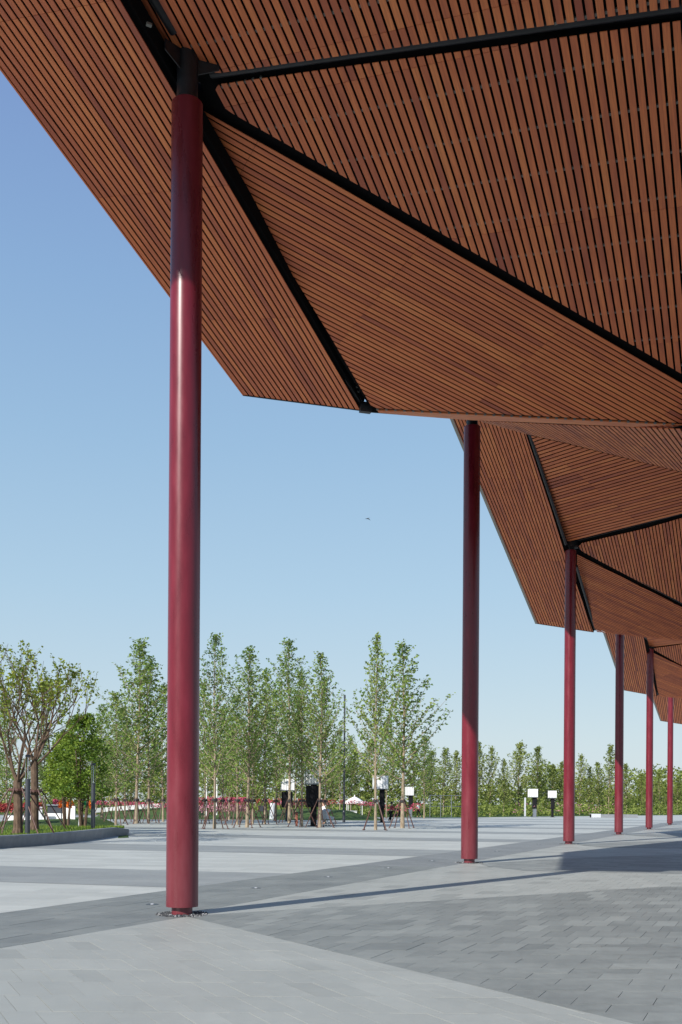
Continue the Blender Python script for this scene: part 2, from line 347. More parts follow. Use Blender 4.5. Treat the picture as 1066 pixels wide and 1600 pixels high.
# ================================================================== CANOPY
canopy = empty('canopy', (2.0, 30.0, 0), 'huge folded canopy lined with brown timber slats, resting on the maroon columns', 'canopy')
M_OFF = -Vector(canopy.location)
planks = []     # (screen area, verts-polygon, up, tone, seed, uvf, facet)
clips = MB()
def to2(P, o, a, b): return [((p-o).dot(a), (p-o).dot(b)) for p in P]
def facet(name, plane, px, d, pitch, gap=0.24, phase=0.0, joint=3.0, jphase=0.0, grow=None, world=None, tint=0.0, do_clips=False, rowlen=1.0):
    pts = [plane.hit(*p) for p in px] if px else []
    if world: pts = world
    n = plane.n; d = (d-n*d.dot(n)).normalized(); q = n.cross(d).normalized(); o = pts[0]
    P2 = to2(pts, o, d, q)
    if area(P2) < 0: P2.reverse(); pts.reverse(); grow = (grow[:-1][::-1]+[grow[-1]]) if grow else None
    # black lining slab behind the slats
    g = grow if grow else 0.25
    big = [(-200, -200), (200, -200), (200, 200), (-200, 200)]
    L = clip_poly(big, P2, g)
    mb = MB(); mb.prism([o+d*u+q*v+n*0.10+M_OFF for u, v in L], n*0.22)
    fo = link('soffit_panel', mb.mesh('soffit_panel'), M_void, canopy)
    lo = min(p[1] for p in P2); hi = max(p[1] for p in P2)
    k = 0; v = lo+phase*pitch-pitch
    while v < hi:
        a, b = v, v+pitch*(1-gap)
        strip = clip_half(clip_half(list(P2), (0, 1), b), (0, -1), -a)
        v += pitch; k += 1
        if len(strip) < 3 or abs(area(strip)) < 0.004: continue
        u0 = min(p[0] for p in strip); u1 = max(p[0] for p in strip)
        j = math.floor((u0-jphase)/joint)
        while jphase+j*joint < u1:
            s0 = jphase+j*joint+0.003; s1 = s0+joint-0.006; j += 1
            pc = clip_half(clip_half(strip, (1, 0), s1), (-1, 0), -s0)
            if len(pc) < 3 or abs(area(pc)) < 0.002: continue
            W = [o+d*x+q*y for x, y in pc]
            lift = n*random.uniform(-0.002, 0.002)
            W = [p+lift for p in W]
            sp = [proj(p) for p in W]
            vis = abs(area([(min(max(x, 0), 1066), min(max(y, -40), 1600)) for x, y in sp]))
            tone = min(max(random.gauss(0.5+tint, 0.17), 0.02), 0.98)
            planks.append((vis, W, n*0.013, tone, random.random(), (lambda p, o=o, d=d, q=q: ((p-o).dot(d), (p-o).dot(q))), fo))
        if do_clips:
            r = math.floor(u0/rowlen)
            while r*rowlen < u1:
                x = r*rowlen; r += 1
                y = b+pitch*gap*0.5
                c = (x, y)
                if len(clip_poly([(c[0]-.01, c[1]-.01), (c[0]+.01, c[1]-.01), (c[0]+.01, c[1]+.01), (c[0]-.01, c[1]+.01)], P2)) < 3: continue
                hw = pitch*gap*0.5
                Q = [(x-0.022, y-hw), (x+0.022, y-hw), (x+0.022, y+hw), (x-0.022, y+hw)]
                clips.prism([o+d*s+q*t+n*0.02+M_OFF for s, t in Q], n*0.03)
    return fo
# ---- plan of a bay: low edge E, outer corner K, node on the column
E1 = at(568, 641, 21.6); K1 = at(380, 618, c1.y+7.66); I1 = at(292, 178, c1.y+0.45)
PA1 = Plane(K1, E1, I1)
VD = ray(3850, 2200).normalized()          # direction of beam c and of the slats of the D facets
P01 = at(340, 180, 15.45)
PD1 = Plane(P01, P01+VD, E1)
cq = PD1.hit(1066, 591)
GX, GY = -0.17, -0.21
PC1 = grad_plane(P01, GX, GY)
RD = Vector((0.4, 1.0, 0.0))               # the slats run along the row of columns in plan
def slope_dir(pl): return Vector((RD.x, RD.y, -(pl.n.x*RD.x+pl.n.y*RD.y)/pl.n.z)).normalized()
# A1, extended to the front edge of the roof, above the frame
def ext(pl, x, y, E, Yf):
    a = pl.hit(x, y); dd = (a-E); t = (Yf-E.y)/dd.y; return E+dd*t
O1 = ext(PA1, 0, 108, K1, 8.4); J1 = ext(PA1, 187, 0, PA1.hit(563, 641), 8.8)
inn = PA1.hit(563, 641.5)
facet('A', PA1, None, (inn-PA1.hit(187, 0)).normalized(), (inn-K1).cross((inn-J1).normalized()).length/21.0, 0.29, phase=1.0, joint=3.1, jphase=0.6,
      world=[O1, K1, inn, J1], grow=[-0.05, -0.04, 0.05, 0.0], tint=-0.02)
# B1 and C1
bl = PC1.hit(212, 0); bl2 = bl+(bl-PC1.hit(262, 85)).normalized()*0
front = []
for (x, y) in ((212, 0), (1190, -9)):
    p = PC1.hit(x, y); dd = slope_dir(PC1); t = (8.9-p.y)/dd.y; front.append(p+dd*t)
B1w = [PC1.hit(*p) for p in ((212, 0), (262, 85), (290, 105), (313, 112), (345, 114), (520, 89), (800, 47.5), (1066, 10), (1190, -9))]
facet('B', PC1, None, slope_dir(PC1), 0.128, 0.28, phase=0.4, joint=3.1, jphase=1.2, world=B1w+[front[1], front[0]],
      grow=[0.28]*8+[0.0, 0.0, 0.28], do_clips=True, rowlen=0.8)
facet('C', PC1, [(337, 140), (340, 134), (347, 131), (358, 130), (520, 107), (800, 70), (1066, 32.5), (1190, 15), (1190, 656), (1066, 584.6), (820, 441.5), (600, 311.7), (363, 177), (346, 165)],
      slope_dir(PC1), 0.128, 0.28, phase=0.1, joint=3.1, jphase=0.3, grow=[0.25]*7+[0.0]+[0.25]*6, do_clips=True, rowlen=0.8)
# D1
facet('D', PD1, [(317.5, 173.8), (600, 331), (820, 459), (1066, 598.5), (1180, 666), (1066, 661), (820, 649), (640, 640.5), (582, 637.5), (513, 520), (439, 400), (317.5, 189)],
      VD, 0.109, 0.27, phase=0.2, joint=3.1, jphase=0.9, grow=[0.2]*3+[0.2, 0.03, 0.03, 0.03, 0.03, 0.15, 0.15, 0.15, 0.15], tint=0.04)
# ---- second bay (around the third column)
E3 = at(928, 988, c3.y+7.0); K3 = at(838.5, 974.6, c3.y+7.66); I3 = at(890.5, 864, c3.y)
PA3 = Plane(K3, E3, I3)
P03 = at(909, 861, 41.8)
PC3 = grad_plane(P03, GX, GY); PD3 = Plane(P03, P03+VD, E3)
b3q = PC3.hit(1066, 805)
S3 = PA3.hit(823, 678)
PB3 = Plane(S3, at(888, 852, 41.6), b3q)
N2 = at(748, 657, 27.4)
Rv = PD1.hit(1180, 667); Tv = PB3.hit(1190, 769)
PH1 = Plane(N2, Rv+Vector((0, 1.0, 0)), Tv)
dA3 = (E3-I3)
dB3 = PB3.hit(1066, 803)-PB3.hit(900, 844)
def span(pl, d, a, b):
    d = d.normalized(); v = pl.hit(*b)-pl.hit(*a); return (v-d*v.dot(d)).length
BP3 = span(PB3, dB3, (890, 695), (890, 846))/31.0; DP3 = span(PD3, VD, (931, 885), (931, 982))/38.0; AP3 = span(PA3, dA3, (838.5, 974.6), (926, 988))/21.0
print('pitches', BP3, DP3, AP3, span(PC3, slope_dir(PC3), (939, 877.6), (1066, 944))/24)
facet('A', PA3, [(700, 640), (760, 650), (822, 678.5), (884, 865), (927, 988), (838.5, 974.6)], dA3, AP3, 0.28, phase=0.5, joint=3.1, jphase=1.0,
      grow=[0.0, 0.1, 0.08, 0.08, -0.03, -0.03], tint=0.05)
facet('B', PB3, [(830, 681), (885, 845), (891, 847), (900, 844), (1066, 803), (1190, 773), (1190, 769), (1066, 738), (880, 692)], dB3, BP3, 0.3, joint=3.1,
      grow=[0.3]+[0.55]*4+[0.5]*4, tint=0.04)
facet('C', PC3, [(904.7, 853.5), (909, 849), (1009, 826), (1066, 809.5), (1190, 779), (1190, 1010), (1066, 944), (939, 877.6), (909, 861)], slope_dir(PC3), 0.125, 0.28, joint=3.1,
      grow=[0.15]*5+[0.15]*4, tint=0.04)
facet('D', PD3, [(902, 866.7), (1066, 949), (1190, 1011), (1066, 1002), (1006, 996), (933.5, 987.5), (929.6, 982), (902, 893)], VD, DP3, 0.3, joint=3.1,
      grow=[0.15, 0.15, 0.02, 0.02, 0.02, 0.1, 0.1, 0.1], tint=-0.04)
dH = PH1.hit(1006, 722)-PH1.hit(939, 668)
facet('H', PH1, [(748, 657.5), (880, 664), (1066, 671), (1180, 677), (1190, 769), (1066, 737.5), (880, 691), (825, 679)], dH, 0.13, 0.3, joint=3.1,
      grow=[0.0]*8, tint=0.1)
# edge board between the first bay and H
mb = MB(); top = [(590, 641.5), (640, 643.5), (735, 648.2), (820, 652.6), (1066, 664.5), (1180, 669.5)]; bot = [(592, 645), (640, 649.5), (735, 656.5), (820, 659.6), (1066, 670.5), (1180, 676)]
for i in range(5):
    a = PD1.hit(*top[i]); b = PD1.hit(*top[i+1]); dd = [0.12, .5, 1, 1, 1, 1]
    q = [a, b, at(*bot[i+1], b.y+dd[i+1]), at(*bot[i], a.y+dd[i])]
    mb.prism([p+M_OFF for p in q], Vector((0, 0, 0.03)), tone=0.75, seed=0.3, uvf=lambda p: (p.x, p.z))
link('edge_board', mb.mesh('edge_board'), M_wood, canopy)
# ---- third bay (fifth column) and fourth (seventh column)
E5 = at(1027, 1088, c5.y+7.0); K5 = at(975, 1078.6, c5.y+7.66); I5 = at(1015.5, 1024, c5.y)
PA5 = Plane(K5, E5, I5); P05 = at(1023, 1016, c5.y+0.3)
PC5 = grad_plane(P05, GX, GY); PD5 = Plane(P05, P05+VD, E5)
facet('A', PA5, [(944, 988), (1005, 993), (1011, 1019), (1014.5, 1030), (1026, 1088), (975, 1078.6)], E5-I5, 0.14, 0.27, joint=3.1, grow=[0.0, 0.1, 0.2, 0.2, -0.02, -0.02], tint=0.08)
PB5 = Plane(PA5.hit(1006, 996), at(1015.5, 1011, c5.y+.2), PC5.hit(1066, 1006))
facet('B', PB5, [(1009, 990), (1015, 1011.3), (1023, 1010.8), (1066, 1005.5), (1110, 1000), (1066, 994)], PB5.hit(1066, 1005)-PB5.hit(1023, 1010.8), 0.14, 0.25, joint=3.1, grow=[0.1]*6, tint=0.08)
facet('C', PC5, [(1022, 1013), (1066, 1007), (1115, 1000), (1115, 1064), (1066, 1040), (1024, 1016.7)], slope_dir(PC5), 0.14, 0.25, joint=3.1, grow=[0.12]*6, tint=0.06)
facet('D', PD5, [(1020, 1020), (1066, 1042), (1115, 1066), (1115, 1098), (1066, 1091.6), (1030.4, 1088.4), (1020, 1045)], VD, 0.14, 0.2, joint=3.1, grow=[0.12, 0.12, 0, 0, 0, 0.1, 0.1], tint=-0.03)
OFF = (c5-c3)
K7 = at(1033, 1126.6, K5.y+OFF.y); E7 = at(1074, 1133, E5.y+OFF.y); I7 = at(1070, 1090, c5.y+OFF.y)
PA7 = Plane(K7, E7, I7)
facet('A', PA7, [(1016, 1080), (1075, 1080), (1075, 1133), (1033, 1126.6)], E7-I7, 0.16, 0.27, joint=3.1, grow=[0.0, 0.1, -0.02, -0.02], tint=0.08)
# upper folds of the roof, above and behind the visible soffits, plus unseen panels added to block sun
def unseen_roof_panel(*P):
    mb = MB(); mb.prism([p+M_OFF for p in P], Vector((0, 0, 0.2))); link('unseen_roof_panel', mb.mesh('unseen_roof_panel'), M_void, canopy)
for (cc, Ka, Ea, Nb, Ao, As) in ((c3, K1, E1, N2, PA3.hit(700, 640), S3), (c5, K3, E3, at(1007, 993, CB[3].y), PA5.hit(944, 988), PA5.hit(1005, 993))):
    pk = Vector((cc.x-7.6, cc.y-12.3, 16.1)); zz = Vector((0, 0, 0.25))
    unseen_roof_panel(Ka+zz, Ea+zz, pk); unseen_roof_panel(Ea+zz, Nb+zz*1.5, pk); unseen_roof_panel(Ao+zz, pk, Nb+zz*2, As+zz)
zz = Vector((0, 0, 0.9)); pk = Vector((c3.x-7.6, c3.y-12.3, 16.1))
unseen_roof_panel(E1+Vector((.1, .1, .14)), Rv+Vector((0, .3, .2)), N2+Vector((0, .3, .3))); unseen_roof_panel(N2+zz*0.6, Rv+zz, Tv+zz, S3+zz); unseen_roof_panel(pk, Rv+zz, Tv+zz*1.6)  # unseen covers, added to stop sun leaks at the slats and close the ground shadow
# planks: the 300 that show largest are parts, the others one joined part
planks.sort(key=lambda t: -t[0])
for i, (vis, W, up, tone, seed, uvf, fo) in enumerate(planks[:300]):
    mb = MB(); mb.prism([p+M_OFF for p in W], up, tone, seed, uvf=lambda p, uvf=uvf: uvf(p-M_OFF))
    o = link('plank', mb.mesh('plank'), M_wood, fo)
mb = MB()
for vis, W, up, tone, seed, uvf, fo in planks[300:]:
    mb.prism([p+M_OFF for p in W], up, tone, seed, uvf=lambda p, uvf=uvf: uvf(p-M_OFF))
link('planks', mb.mesh('planks'), M_wood, canopy, kind='stuff')
link('clips', clips.mesh('clips'), M_clip, canopy, kind='stuff')
print('planks', len(planks))
# beams in the folds
def beam(p, q, r, name='beam', lift=0.06):
    mb = MB(); up = Vector((0, 0, lift)); mb.tube([p+up+M_OFF, q+up+M_OFF], r, 12); me = mb.mesh(name); smooth_by_angle(me)
    return link(name, me, M_steel, canopy)
H1 = Vector((c1.x+0.0, c1.y, 12.05))
bq = (PC1.hit(1190, 3)); a0 = (J1+front[0])*0.5
beam(PC1.hit(330, 124), bq, 0.085, lift=0.11); beam(H1+(a0-H1).normalized()*0.35+Vector((0, 0, .1)), a0, 0.085, lift=0.12)
cend = (PC1.hit(1180, 655)+PD1.hit(1180, 667))*0.5
beam(at(338, 165, 15.6), cend, 0.085, lift=0.14); beam(at(326, 226, 15.8), at(567, 637, 21.7), 0.05, lift=0.03)
mb = MB(); p = at(571, 640, 21.55)+M_OFF; mb.box(p+Vector((0, 0, -.06)), 0.24, 0.12, 0.16, 0.3); link('end_cap', mb.mesh('end_cap'), M_steel, canopy)
H3 = Vector((c3.x, c3.y, 12.05))
beam(PB3.hit(899, 850), PB3.hit(1190, 777), 0.06, lift=0.16); beam(PA3.hit(884.5, 852), PA3.hit(827, 679), 0.06, lift=0.05); beam(PC3.hit(906, 859), (PC3.hit(1190, 1010)+PD3.hit(1190, 1012))*0.5, 0.06, lift=0.08); beam(at(901, 886, 42.4), at(930, 985, E3.y), 0.06, lift=0.04)
mb = MB(); mb.lathe([(0.0, 12.0), (0.3, 12.0), (0.3, 12.3), (0, 12.3)], c=tuple(Vector((c3.x, c3.y, 0))+M_OFF), n=20); link('node_plate', mb.mesh('node_plate'), M_steel, canopy)
H5 = Vector((c5.x, c5.y, 12.15))
beam(H5, PC5.hit(1115, 1000), 0.1); beam(H5, PA5.hit(1008, 995), 0.1); beam(H5, PC5.hit(1115, 1065), 0.1); beam(H5, at(1028, 1086, E5.y), 0.1)
# gusset plates around the first node, small bright fixings in the gap
mb = MB()
for ang in (0.1, 2.3, 4.1):
    dx, dy = math.cos(ang), math.sin(ang); px, py = -dy*0.008, dx*0.008; b0 = Vector((c1.x, c1.y, 0))+M_OFF
    pts = [(0.10, 11.95), (0.45, 12.05), (0.45, 12.2), (0.1, 12.25)]
    vs = [b0+Vector((dx*r-px, dy*r-py, z)) for r, z in pts]; mb.prism(vs, Vector((2*px, 2*py, 0)))
link('gusset_plate', mb.mesh('gusset_plate'), M_steel, canopy)
for (x, y, Y) in ((233, 40, 13.6), (484, 484, 19.4), (553, 598, 21.1), (556, 606, 21.2), (559, 613, 21.3)):
    mb = MB(); p = at(x, y, Y)+M_OFF; mb.box(p, 0.07, 0.05, 0.03, 0.5); link('fixing_plate', mb.mesh('fixing_plate'), M_clip, canopy)
# brackets under the low edge
mb = MB()
for i in range(34):
    x = 590+i*14.0; p = PD1.hit(x, 642+(x-640)*0.0495)+M_OFF+Vector((0, 0, -0.015)); mb.box(p, 0.05, 0.04, 0.03)
link('edge_brackets', mb.mesh('edge_brackets'), M_clip, canopy, kind='stuff')
# fascia strips on the free edges
def fascia(p, q, n, h=0.16, m=None, down=-0.01, t=0.03):
    e = (q-p).normalized(); s = e.cross(n).normalized()*t
    mb = MB(); mb.prism([v+M_OFF+n*down for v in (p, q, q+s, p+s)], n*h); return link('fascia', mb.mesh('fascia'), m or M_fascia, canopy)
fascia(O1, K1, PA1.n, 0.30, M_wood); fascia(K1, inn, PA1.n, 0.30, M_steel)
def rim(p, q, n, wd):
    e = (q-p).normalized(); s = n.cross(e).normalized()*wd
    if s.x > 0: s = -s
    mb = MB(); mb.prism([v+M_OFF-n*0.015 for v in (p-s*0.5, q-s*0.5, q+s*0.5, p+s*0.5)], n*0.22); return link('rim', mb.mesh('rim'), M_fascia, canopy)
rim(PA3.hit(700, 640), K3, PA3.n, 0.11); fascia(K3, E3, PA3.n, 0.3, M_steel)
rim(PA5.hit(944, 988), K5, PA5.n, 0.13); fascia(K5, E5, PA5.n, 0.3, M_steel)
rim(PA7.hit(1016, 1080), K7, PA7.n, 0.13); fascia(K7, E7, PA7.n, 0.3, M_steel)
fascia(E1+Vector((0, 0, -0.03)), at(735, 656, 27.4), Vector((0, 0, 1)), 0.22, M_steel)

# ================================================================== COLUMNS
ordn = ['nearest and tallest maroon column, its pebble ring in front, at the left of the canopy', 'second maroon column, top touching the low folded edge of the canopy',
        'third maroon column, in front of the canopy corner, sunlit along most of its shaft', 'fourth maroon column, upper half in shade under the canopy tip',
        'fifth maroon column, between the two thinner columns at the right', 'farthest visible maroon column, at the right edge of the photo']
for i, c in enumerate(CB[:6]):
    r0, r1 = 0.228, 0.222; zt = 11.54 if i == 0 else (11.83 if i == 1 else 11.9)
    col = empty('column', (c.x, c.y, 0), ordn[i], 'column', 'maroon columns carrying the canopy')
    mb = MB(); mb.lathe([(r0-0.05, 0.115), (r0, 0.115), (r0, 0.14), (r1, zt-0.012), (r1-0.012, zt), (r1-0.06, zt)], n=48)
    me = mb.mesh('sleeve'); smooth_by_angle(me); link('sleeve', me, M_red, col)
    mb = MB(); mb.lathe([(0.148, 0.0), (0.148, 0.2)], n=32); mb.lathe([(0.148, .0), (0.185, .0), (0.185, .012), (.148, .012)], n=32); me = mb.mesh('foot'); smooth_by_angle(me); link('foot', me, M_red, col)
    mb = MB(); mb.lathe([(0.15, zt-0.05), (0.15, 12.25 if i == 0 else 12.02), (0.0, 12.25 if i == 0 else 12.02)], n=32); me = mb.mesh('neck'); smooth_by_angle(me); link('neck', me, M_steel, col)
    mb = MB(); rnd = random.Random(i)
    for k in range(520 if i == 0 else 200):
        a = rnd.uniform(0, 6.283); r = rnd.uniform(0.17, 0.37)+(0.03 if k % 9 == 0 else 0); s = rnd.uniform(0.011, 0.022)
        p = Vector((r*math.cos(a), r*math.sin(a), 0.006)); t = rnd.random()
        vs = [p+Vector((s*math.cos(b+a)*rnd.uniform(.7, 1.2), s*math.sin(b+a), 0)) for b in (0, 1.6, 3.1, 4.7)]+[p+Vector((0, 0, s*0.9))]
        mb.add(vs, [(0, 1, 4), (1, 2, 4), (2, 3, 4), (3, 0, 4)], tone=t**4)
    link('pebble_ring', mb.mesh('pebble_ring'), M_peb, col, kind='stuff')

# ================================================================== GROUND
def sheet(name, pts, z, m, tone=0.5, **props):
    mb = MB(); mb.poly([(p[0], p[1], z) for p in pts], tone=tone); o = link(name, mb.mesh(name), m, **props)
    if 'kind' not in props and o.parent is None: o['kind'] = 'structure'
    return o
sheet('ground', [(-3000, -3000), (3000, -3000), (3000, 3000), (-3000, 3000)], -0.06, M_grass)
Yend = 122.5
YN = 26.0      # tiles are built one by one up to here
sheet('plaza', [(-90, -30), (110, -30), (110, 230), (11, 117), (-90, 117)], -0.012, M_joint)
def X_on(a, b, Y): t = (Y-a.y)/(b.y-a.y); return a.x+(b.x-a.x)*t
L1a, L1b = G(0, 1427), G(850, 1311.6)            # upper edge of the diagonal dark band
L0a, L0b = c1.copy(), c5.copy()                   # line of the columns
def on(a, b, Y): return (X_on(a, b, Y), Y)
def leftof(a, b, sgn, P):
    e = (b-a); n = Vector((e.y, -e.x)).normalized()*sgn; return clip_half(P, (n.x, n.y), n.x*a.x+n.y*a.y)
def parts(y0): return ([(-90, y0), (11, y0), (11, 117), (-90, 117)], [(11, y0), (110, y0), (110, 230), (11, 117)])
# pale plaza left of the band
for P in parts(-10):
    P = leftof(L1a, L1b, 1, P) if False else P
    e = L1b-L1a; n = Vector((e.y, -e.x)).normalized(); P = clip_half(P, (n.x, n.y), n.x*L1a.x+n.y*L1a.y)
    if len(P) > 2: sheet('plaza_paving', P, -0.008, M_pl_light)
dA = (Vector((-5533, 1600, 0))).normalized()      # the stripes run almost across
i = 0
for yc, hw in ((20.6, 2.25), (34.2, 2.3), (47.2, 1.9), (60.0, 1.9), (73.5, 1.9), (87.0, 2.0), (100.5, 2.0), (114, 2)):
    P = []
    for s in (-1, 1):
        Y0 = yc+s*hw
        # intersect the stripe edge with the band line
        t = 0
        for _ in range(30):
            Yc = Y0 - (X_on(L1a, L1b, t+Y0)*0.29)*0 ; t = -X_on(L1a, L1b, Y0+t)*0.289
        Yi = Y0+t; P.append((X_on(L1a, L1b, Yi), Yi)); P.append((-60, Y0+60*0.289))
    sheet('paving_stripe', [P[0], P[2], P[3], P[1]], -0.004, M_stripe, tone=0.5)
# right-hand side beyond the built tiles
w1a, w1b = G(300, 1431), G(1066, 1384)            # lower edge of the light band
for P in parts(YN):
    D_ = leftof(L0a, L0b, 1, leftof(L1a, L1b, -1, P))
    if len(D_) > 2: sheet('diagonal_band', D_, 0.0, M_pl_dark, tone=0.45)
    D_ = leftof(L0a, L0b, -1, P)
    if len(D_) > 2: sheet('column_strip_paving', D_, -0.002, M_pl_wedge, tone=0.6)
    D_ = leftof(w1a, w1b, -1, leftof(L0a, L0b, -1, P))
    if len(D_) > 2: sheet('grey_wedge_paving', D_, 0.002, M_pl_mid)
for k in range(1, 5):
    base = CB[k]; wv = [G(750, 1350), G(887, 1341), G(1066, 1335), G(1190, 1331), G(1190, 1371), G(1066, 1366), G(820, 1361), G(764, 1354.6)]
    sheet('grey_wedge_paving', [(p.x-c2.x+base.x, p.y-c2.y+base.y) for p in wv], 0.0035+0.0004*k, M_pl_mid, tone=0.3)
# ---- tiles, built one by one
tiles = []
def lay(zone, da, db, wa, wb, m, tonef, stagger=0.5, gap=0.005, ph=(0, 0)):
    """zone: ccw convex [(x,y)]; da, db unit directions; wa, wb sizes"""
    det = da.x*db.y-da.y*db.x
    def inv(p): x, y = p; return ((x*db.y-y*db.x)/det, (da.x*y-da.y*x)/det)
    U = [inv(p) for p in zone]; u0 = min(u for u, v in U); u1 = max(u for u, v in U); v0 = min(v for u, v in U); v1 = max(v for u, v in U)
    r = math.floor(v0/wb)
    while r*wb < v1:
        sh = (stagger*wa)*(r % 2) + ph[0]
        q = math.floor((u0-sh)/wa)
        while q*wa+sh < u1:
            a0 = q*wa+sh+gap/2; a1 = a0+wa-gap; b0 = r*wb+gap/2; b1 = b0+wb-gap; q += 1
            P = [(da.x*a+db.x*b, da.y*a+db.y*b) for a, b in ((a0, b0), (a1, b0), (a1, b1), (a0, b1))]
            if area(P) < 0: P.reverse()
            P = clip_poly(P, zone, -0.002)
            if len(P) < 3 or abs(area(P)) < 0.002: continue
            if min(p[1] for p in P) < 4: continue
            sp = [proj((p[0], p[1], 0)) for p in P]
            vis = abs(area([(min(max(x, 0), 1066), min(max(y, 0), 1600)) for x, y in sp])) if min(p[1] for p in P) > 1 else 0
            if max(s[0] for s in sp) < -300 or min(s[0] for s in sp) > 1400: continue
            tiles.append((vis, P, tonef(P), m))
        r += 1
rt = random.Random(5)
def tone_light(P): return 0.22 if rt.random() < 0.035 else min(max(rt.gauss(0.55, 0.09), 0), 1)
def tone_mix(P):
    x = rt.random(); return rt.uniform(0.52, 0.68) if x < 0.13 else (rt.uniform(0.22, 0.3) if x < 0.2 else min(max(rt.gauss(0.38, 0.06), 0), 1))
def tone_strip(P): return rt.uniform(-0.25, 0.0) if rt.random() < 0.12 else min(max(rt.gauss(0.6, 0.1), 0), 1)
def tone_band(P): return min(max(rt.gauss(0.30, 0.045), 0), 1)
lightw = None
NEAR = [(-18, 4.5), (22, 4.5), (22, YN), (-18, YN)]
hx = Vector((1, 0.01, 0)).normalized(); row = Vector((ROWD.x, ROWD.y, 0)).normalized(); dB = Vector((-783, 1600, 0)).normalized()
z1l_a, z1l_b = G(290, 1433), G(0, 1482); z1r_a, z1r_b = G(296, 1433.5), G(988, 1600)
def orient(P): return P if area(P) > 0 else P[::-1]
def side(P, a, b, q):
    """clip keeping the side of line ab on which point q lies"""
    e = b-a; n = Vector((e.y, -e.x)); s = n.x*(q[0]-a.x)+n.y*(q[1]-a.y)
    if s > 0: n = -n
    n.normalize(); return clip_half(P, (n.x, n.y), n.x*a.x+n.y*a.y)
q1 = (c1.x, 8.0)
Z1 = side(side(NEAR, z1l_a, z1l_b, q1), z1r_a, z1r_b, q1)
lay(orient(Z1), hx, dB, 0.27, 0.72, M_tile_light, tone_light)
q2 = G(800, 1450)
Z2 = side(side(NEAR, z1r_a, z1r_b, q2), w1a, w1b, q2)
s2a, s2b = G(600, 1497), G(1028, 1474)
Z2a = side(Z2, s2a, s2b, q2); Z2b = side(Z2, s2a, s2b, (q2.x, 5.0))
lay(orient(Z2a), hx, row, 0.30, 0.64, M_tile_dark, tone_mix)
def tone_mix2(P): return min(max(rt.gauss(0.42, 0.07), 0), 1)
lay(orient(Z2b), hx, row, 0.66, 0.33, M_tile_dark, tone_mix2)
q3 = G(450, 1413)
Z3 = side(side(NEAR, w1a, w1b, q3), L0a, L0b, q3)
lay(orient(Z3), hx, row, 0.36, 0.66, M_tile_light, tone_strip)
q5 = G(150, 1430)
Z5 = side(side(NEAR, L1a, L1b, q5), z1l_a, z1l_b, q5)
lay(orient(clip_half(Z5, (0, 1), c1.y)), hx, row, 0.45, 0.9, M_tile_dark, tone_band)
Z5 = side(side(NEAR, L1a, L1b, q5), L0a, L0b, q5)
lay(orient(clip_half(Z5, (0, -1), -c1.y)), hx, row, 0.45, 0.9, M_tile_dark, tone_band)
tiles.sort(key=lambda t: -t[0])
plz = [o for o in bpy.data.objects if o.name == 'plaza'][0]
up = Vector((0, 0, 0.02))
for vis, P, tone, m in tiles[:300]:
    mb = MB(); dz = random.uniform(-0.0016, 0.0016)
    mb.prism([Vector((x, y, -0.018+dz)) for x, y in P], up, tone); link('paving_tile', mb.mesh('paving_tile'), m, plz)
for mm, nm in ((M_tile_light, 'light_paving_tiles'), (M_tile_dark, 'grey_paving_tiles')):
    mb = MB()
    for vis, P, tone, m in tiles[300:]:
        if m is mm: mb.prism([Vector((x, y, -0.018)) for x, y in P], up, tone)
    link(nm, mb.mesh(nm), mm, plz, kind='stuff')
print('tiles', len(tiles))
# recessed floor lights
fl = [(238, 1413.5, 'leftmost'), (400, 1388, None), (513, 1370.5, None), (607, 1356.5, None), (675, 1345.5, None), (777, 1330.5, None), (842, 1319.5, None)]
fdesc = ['small round floor light left of the nearest column', 'small round floor light right of the nearest column', 'small floor light in the dark band, below the two staked trees',
         'small floor light in the dark band, third from the nearest column', 'floor light in the dark band left of the second column', 'floor light just right of the second column', 'floor light left of the third column']
for (x, y, _), dsc in zip(fl, fdesc):
    p = G(x, y); t = empty('floor_light', (p.x, p.y, 0.002), dsc, 'floor light', 'floor lights in the diagonal band')
    mb = MB(); mb.lathe([(0.0, 0.003), (0.08, 0.003), (0.1, 0.003), (0.1, 0.0)], n=20); link('rim', mb.mesh('rim'), M_dgrey, t)
    mb = MB(); mb.lathe([(0.0, 0.012), (0.02, 0.011), (0.03, 0.004)], n=12); link('lens', mb.mesh('lens'), M_lgrey, t)

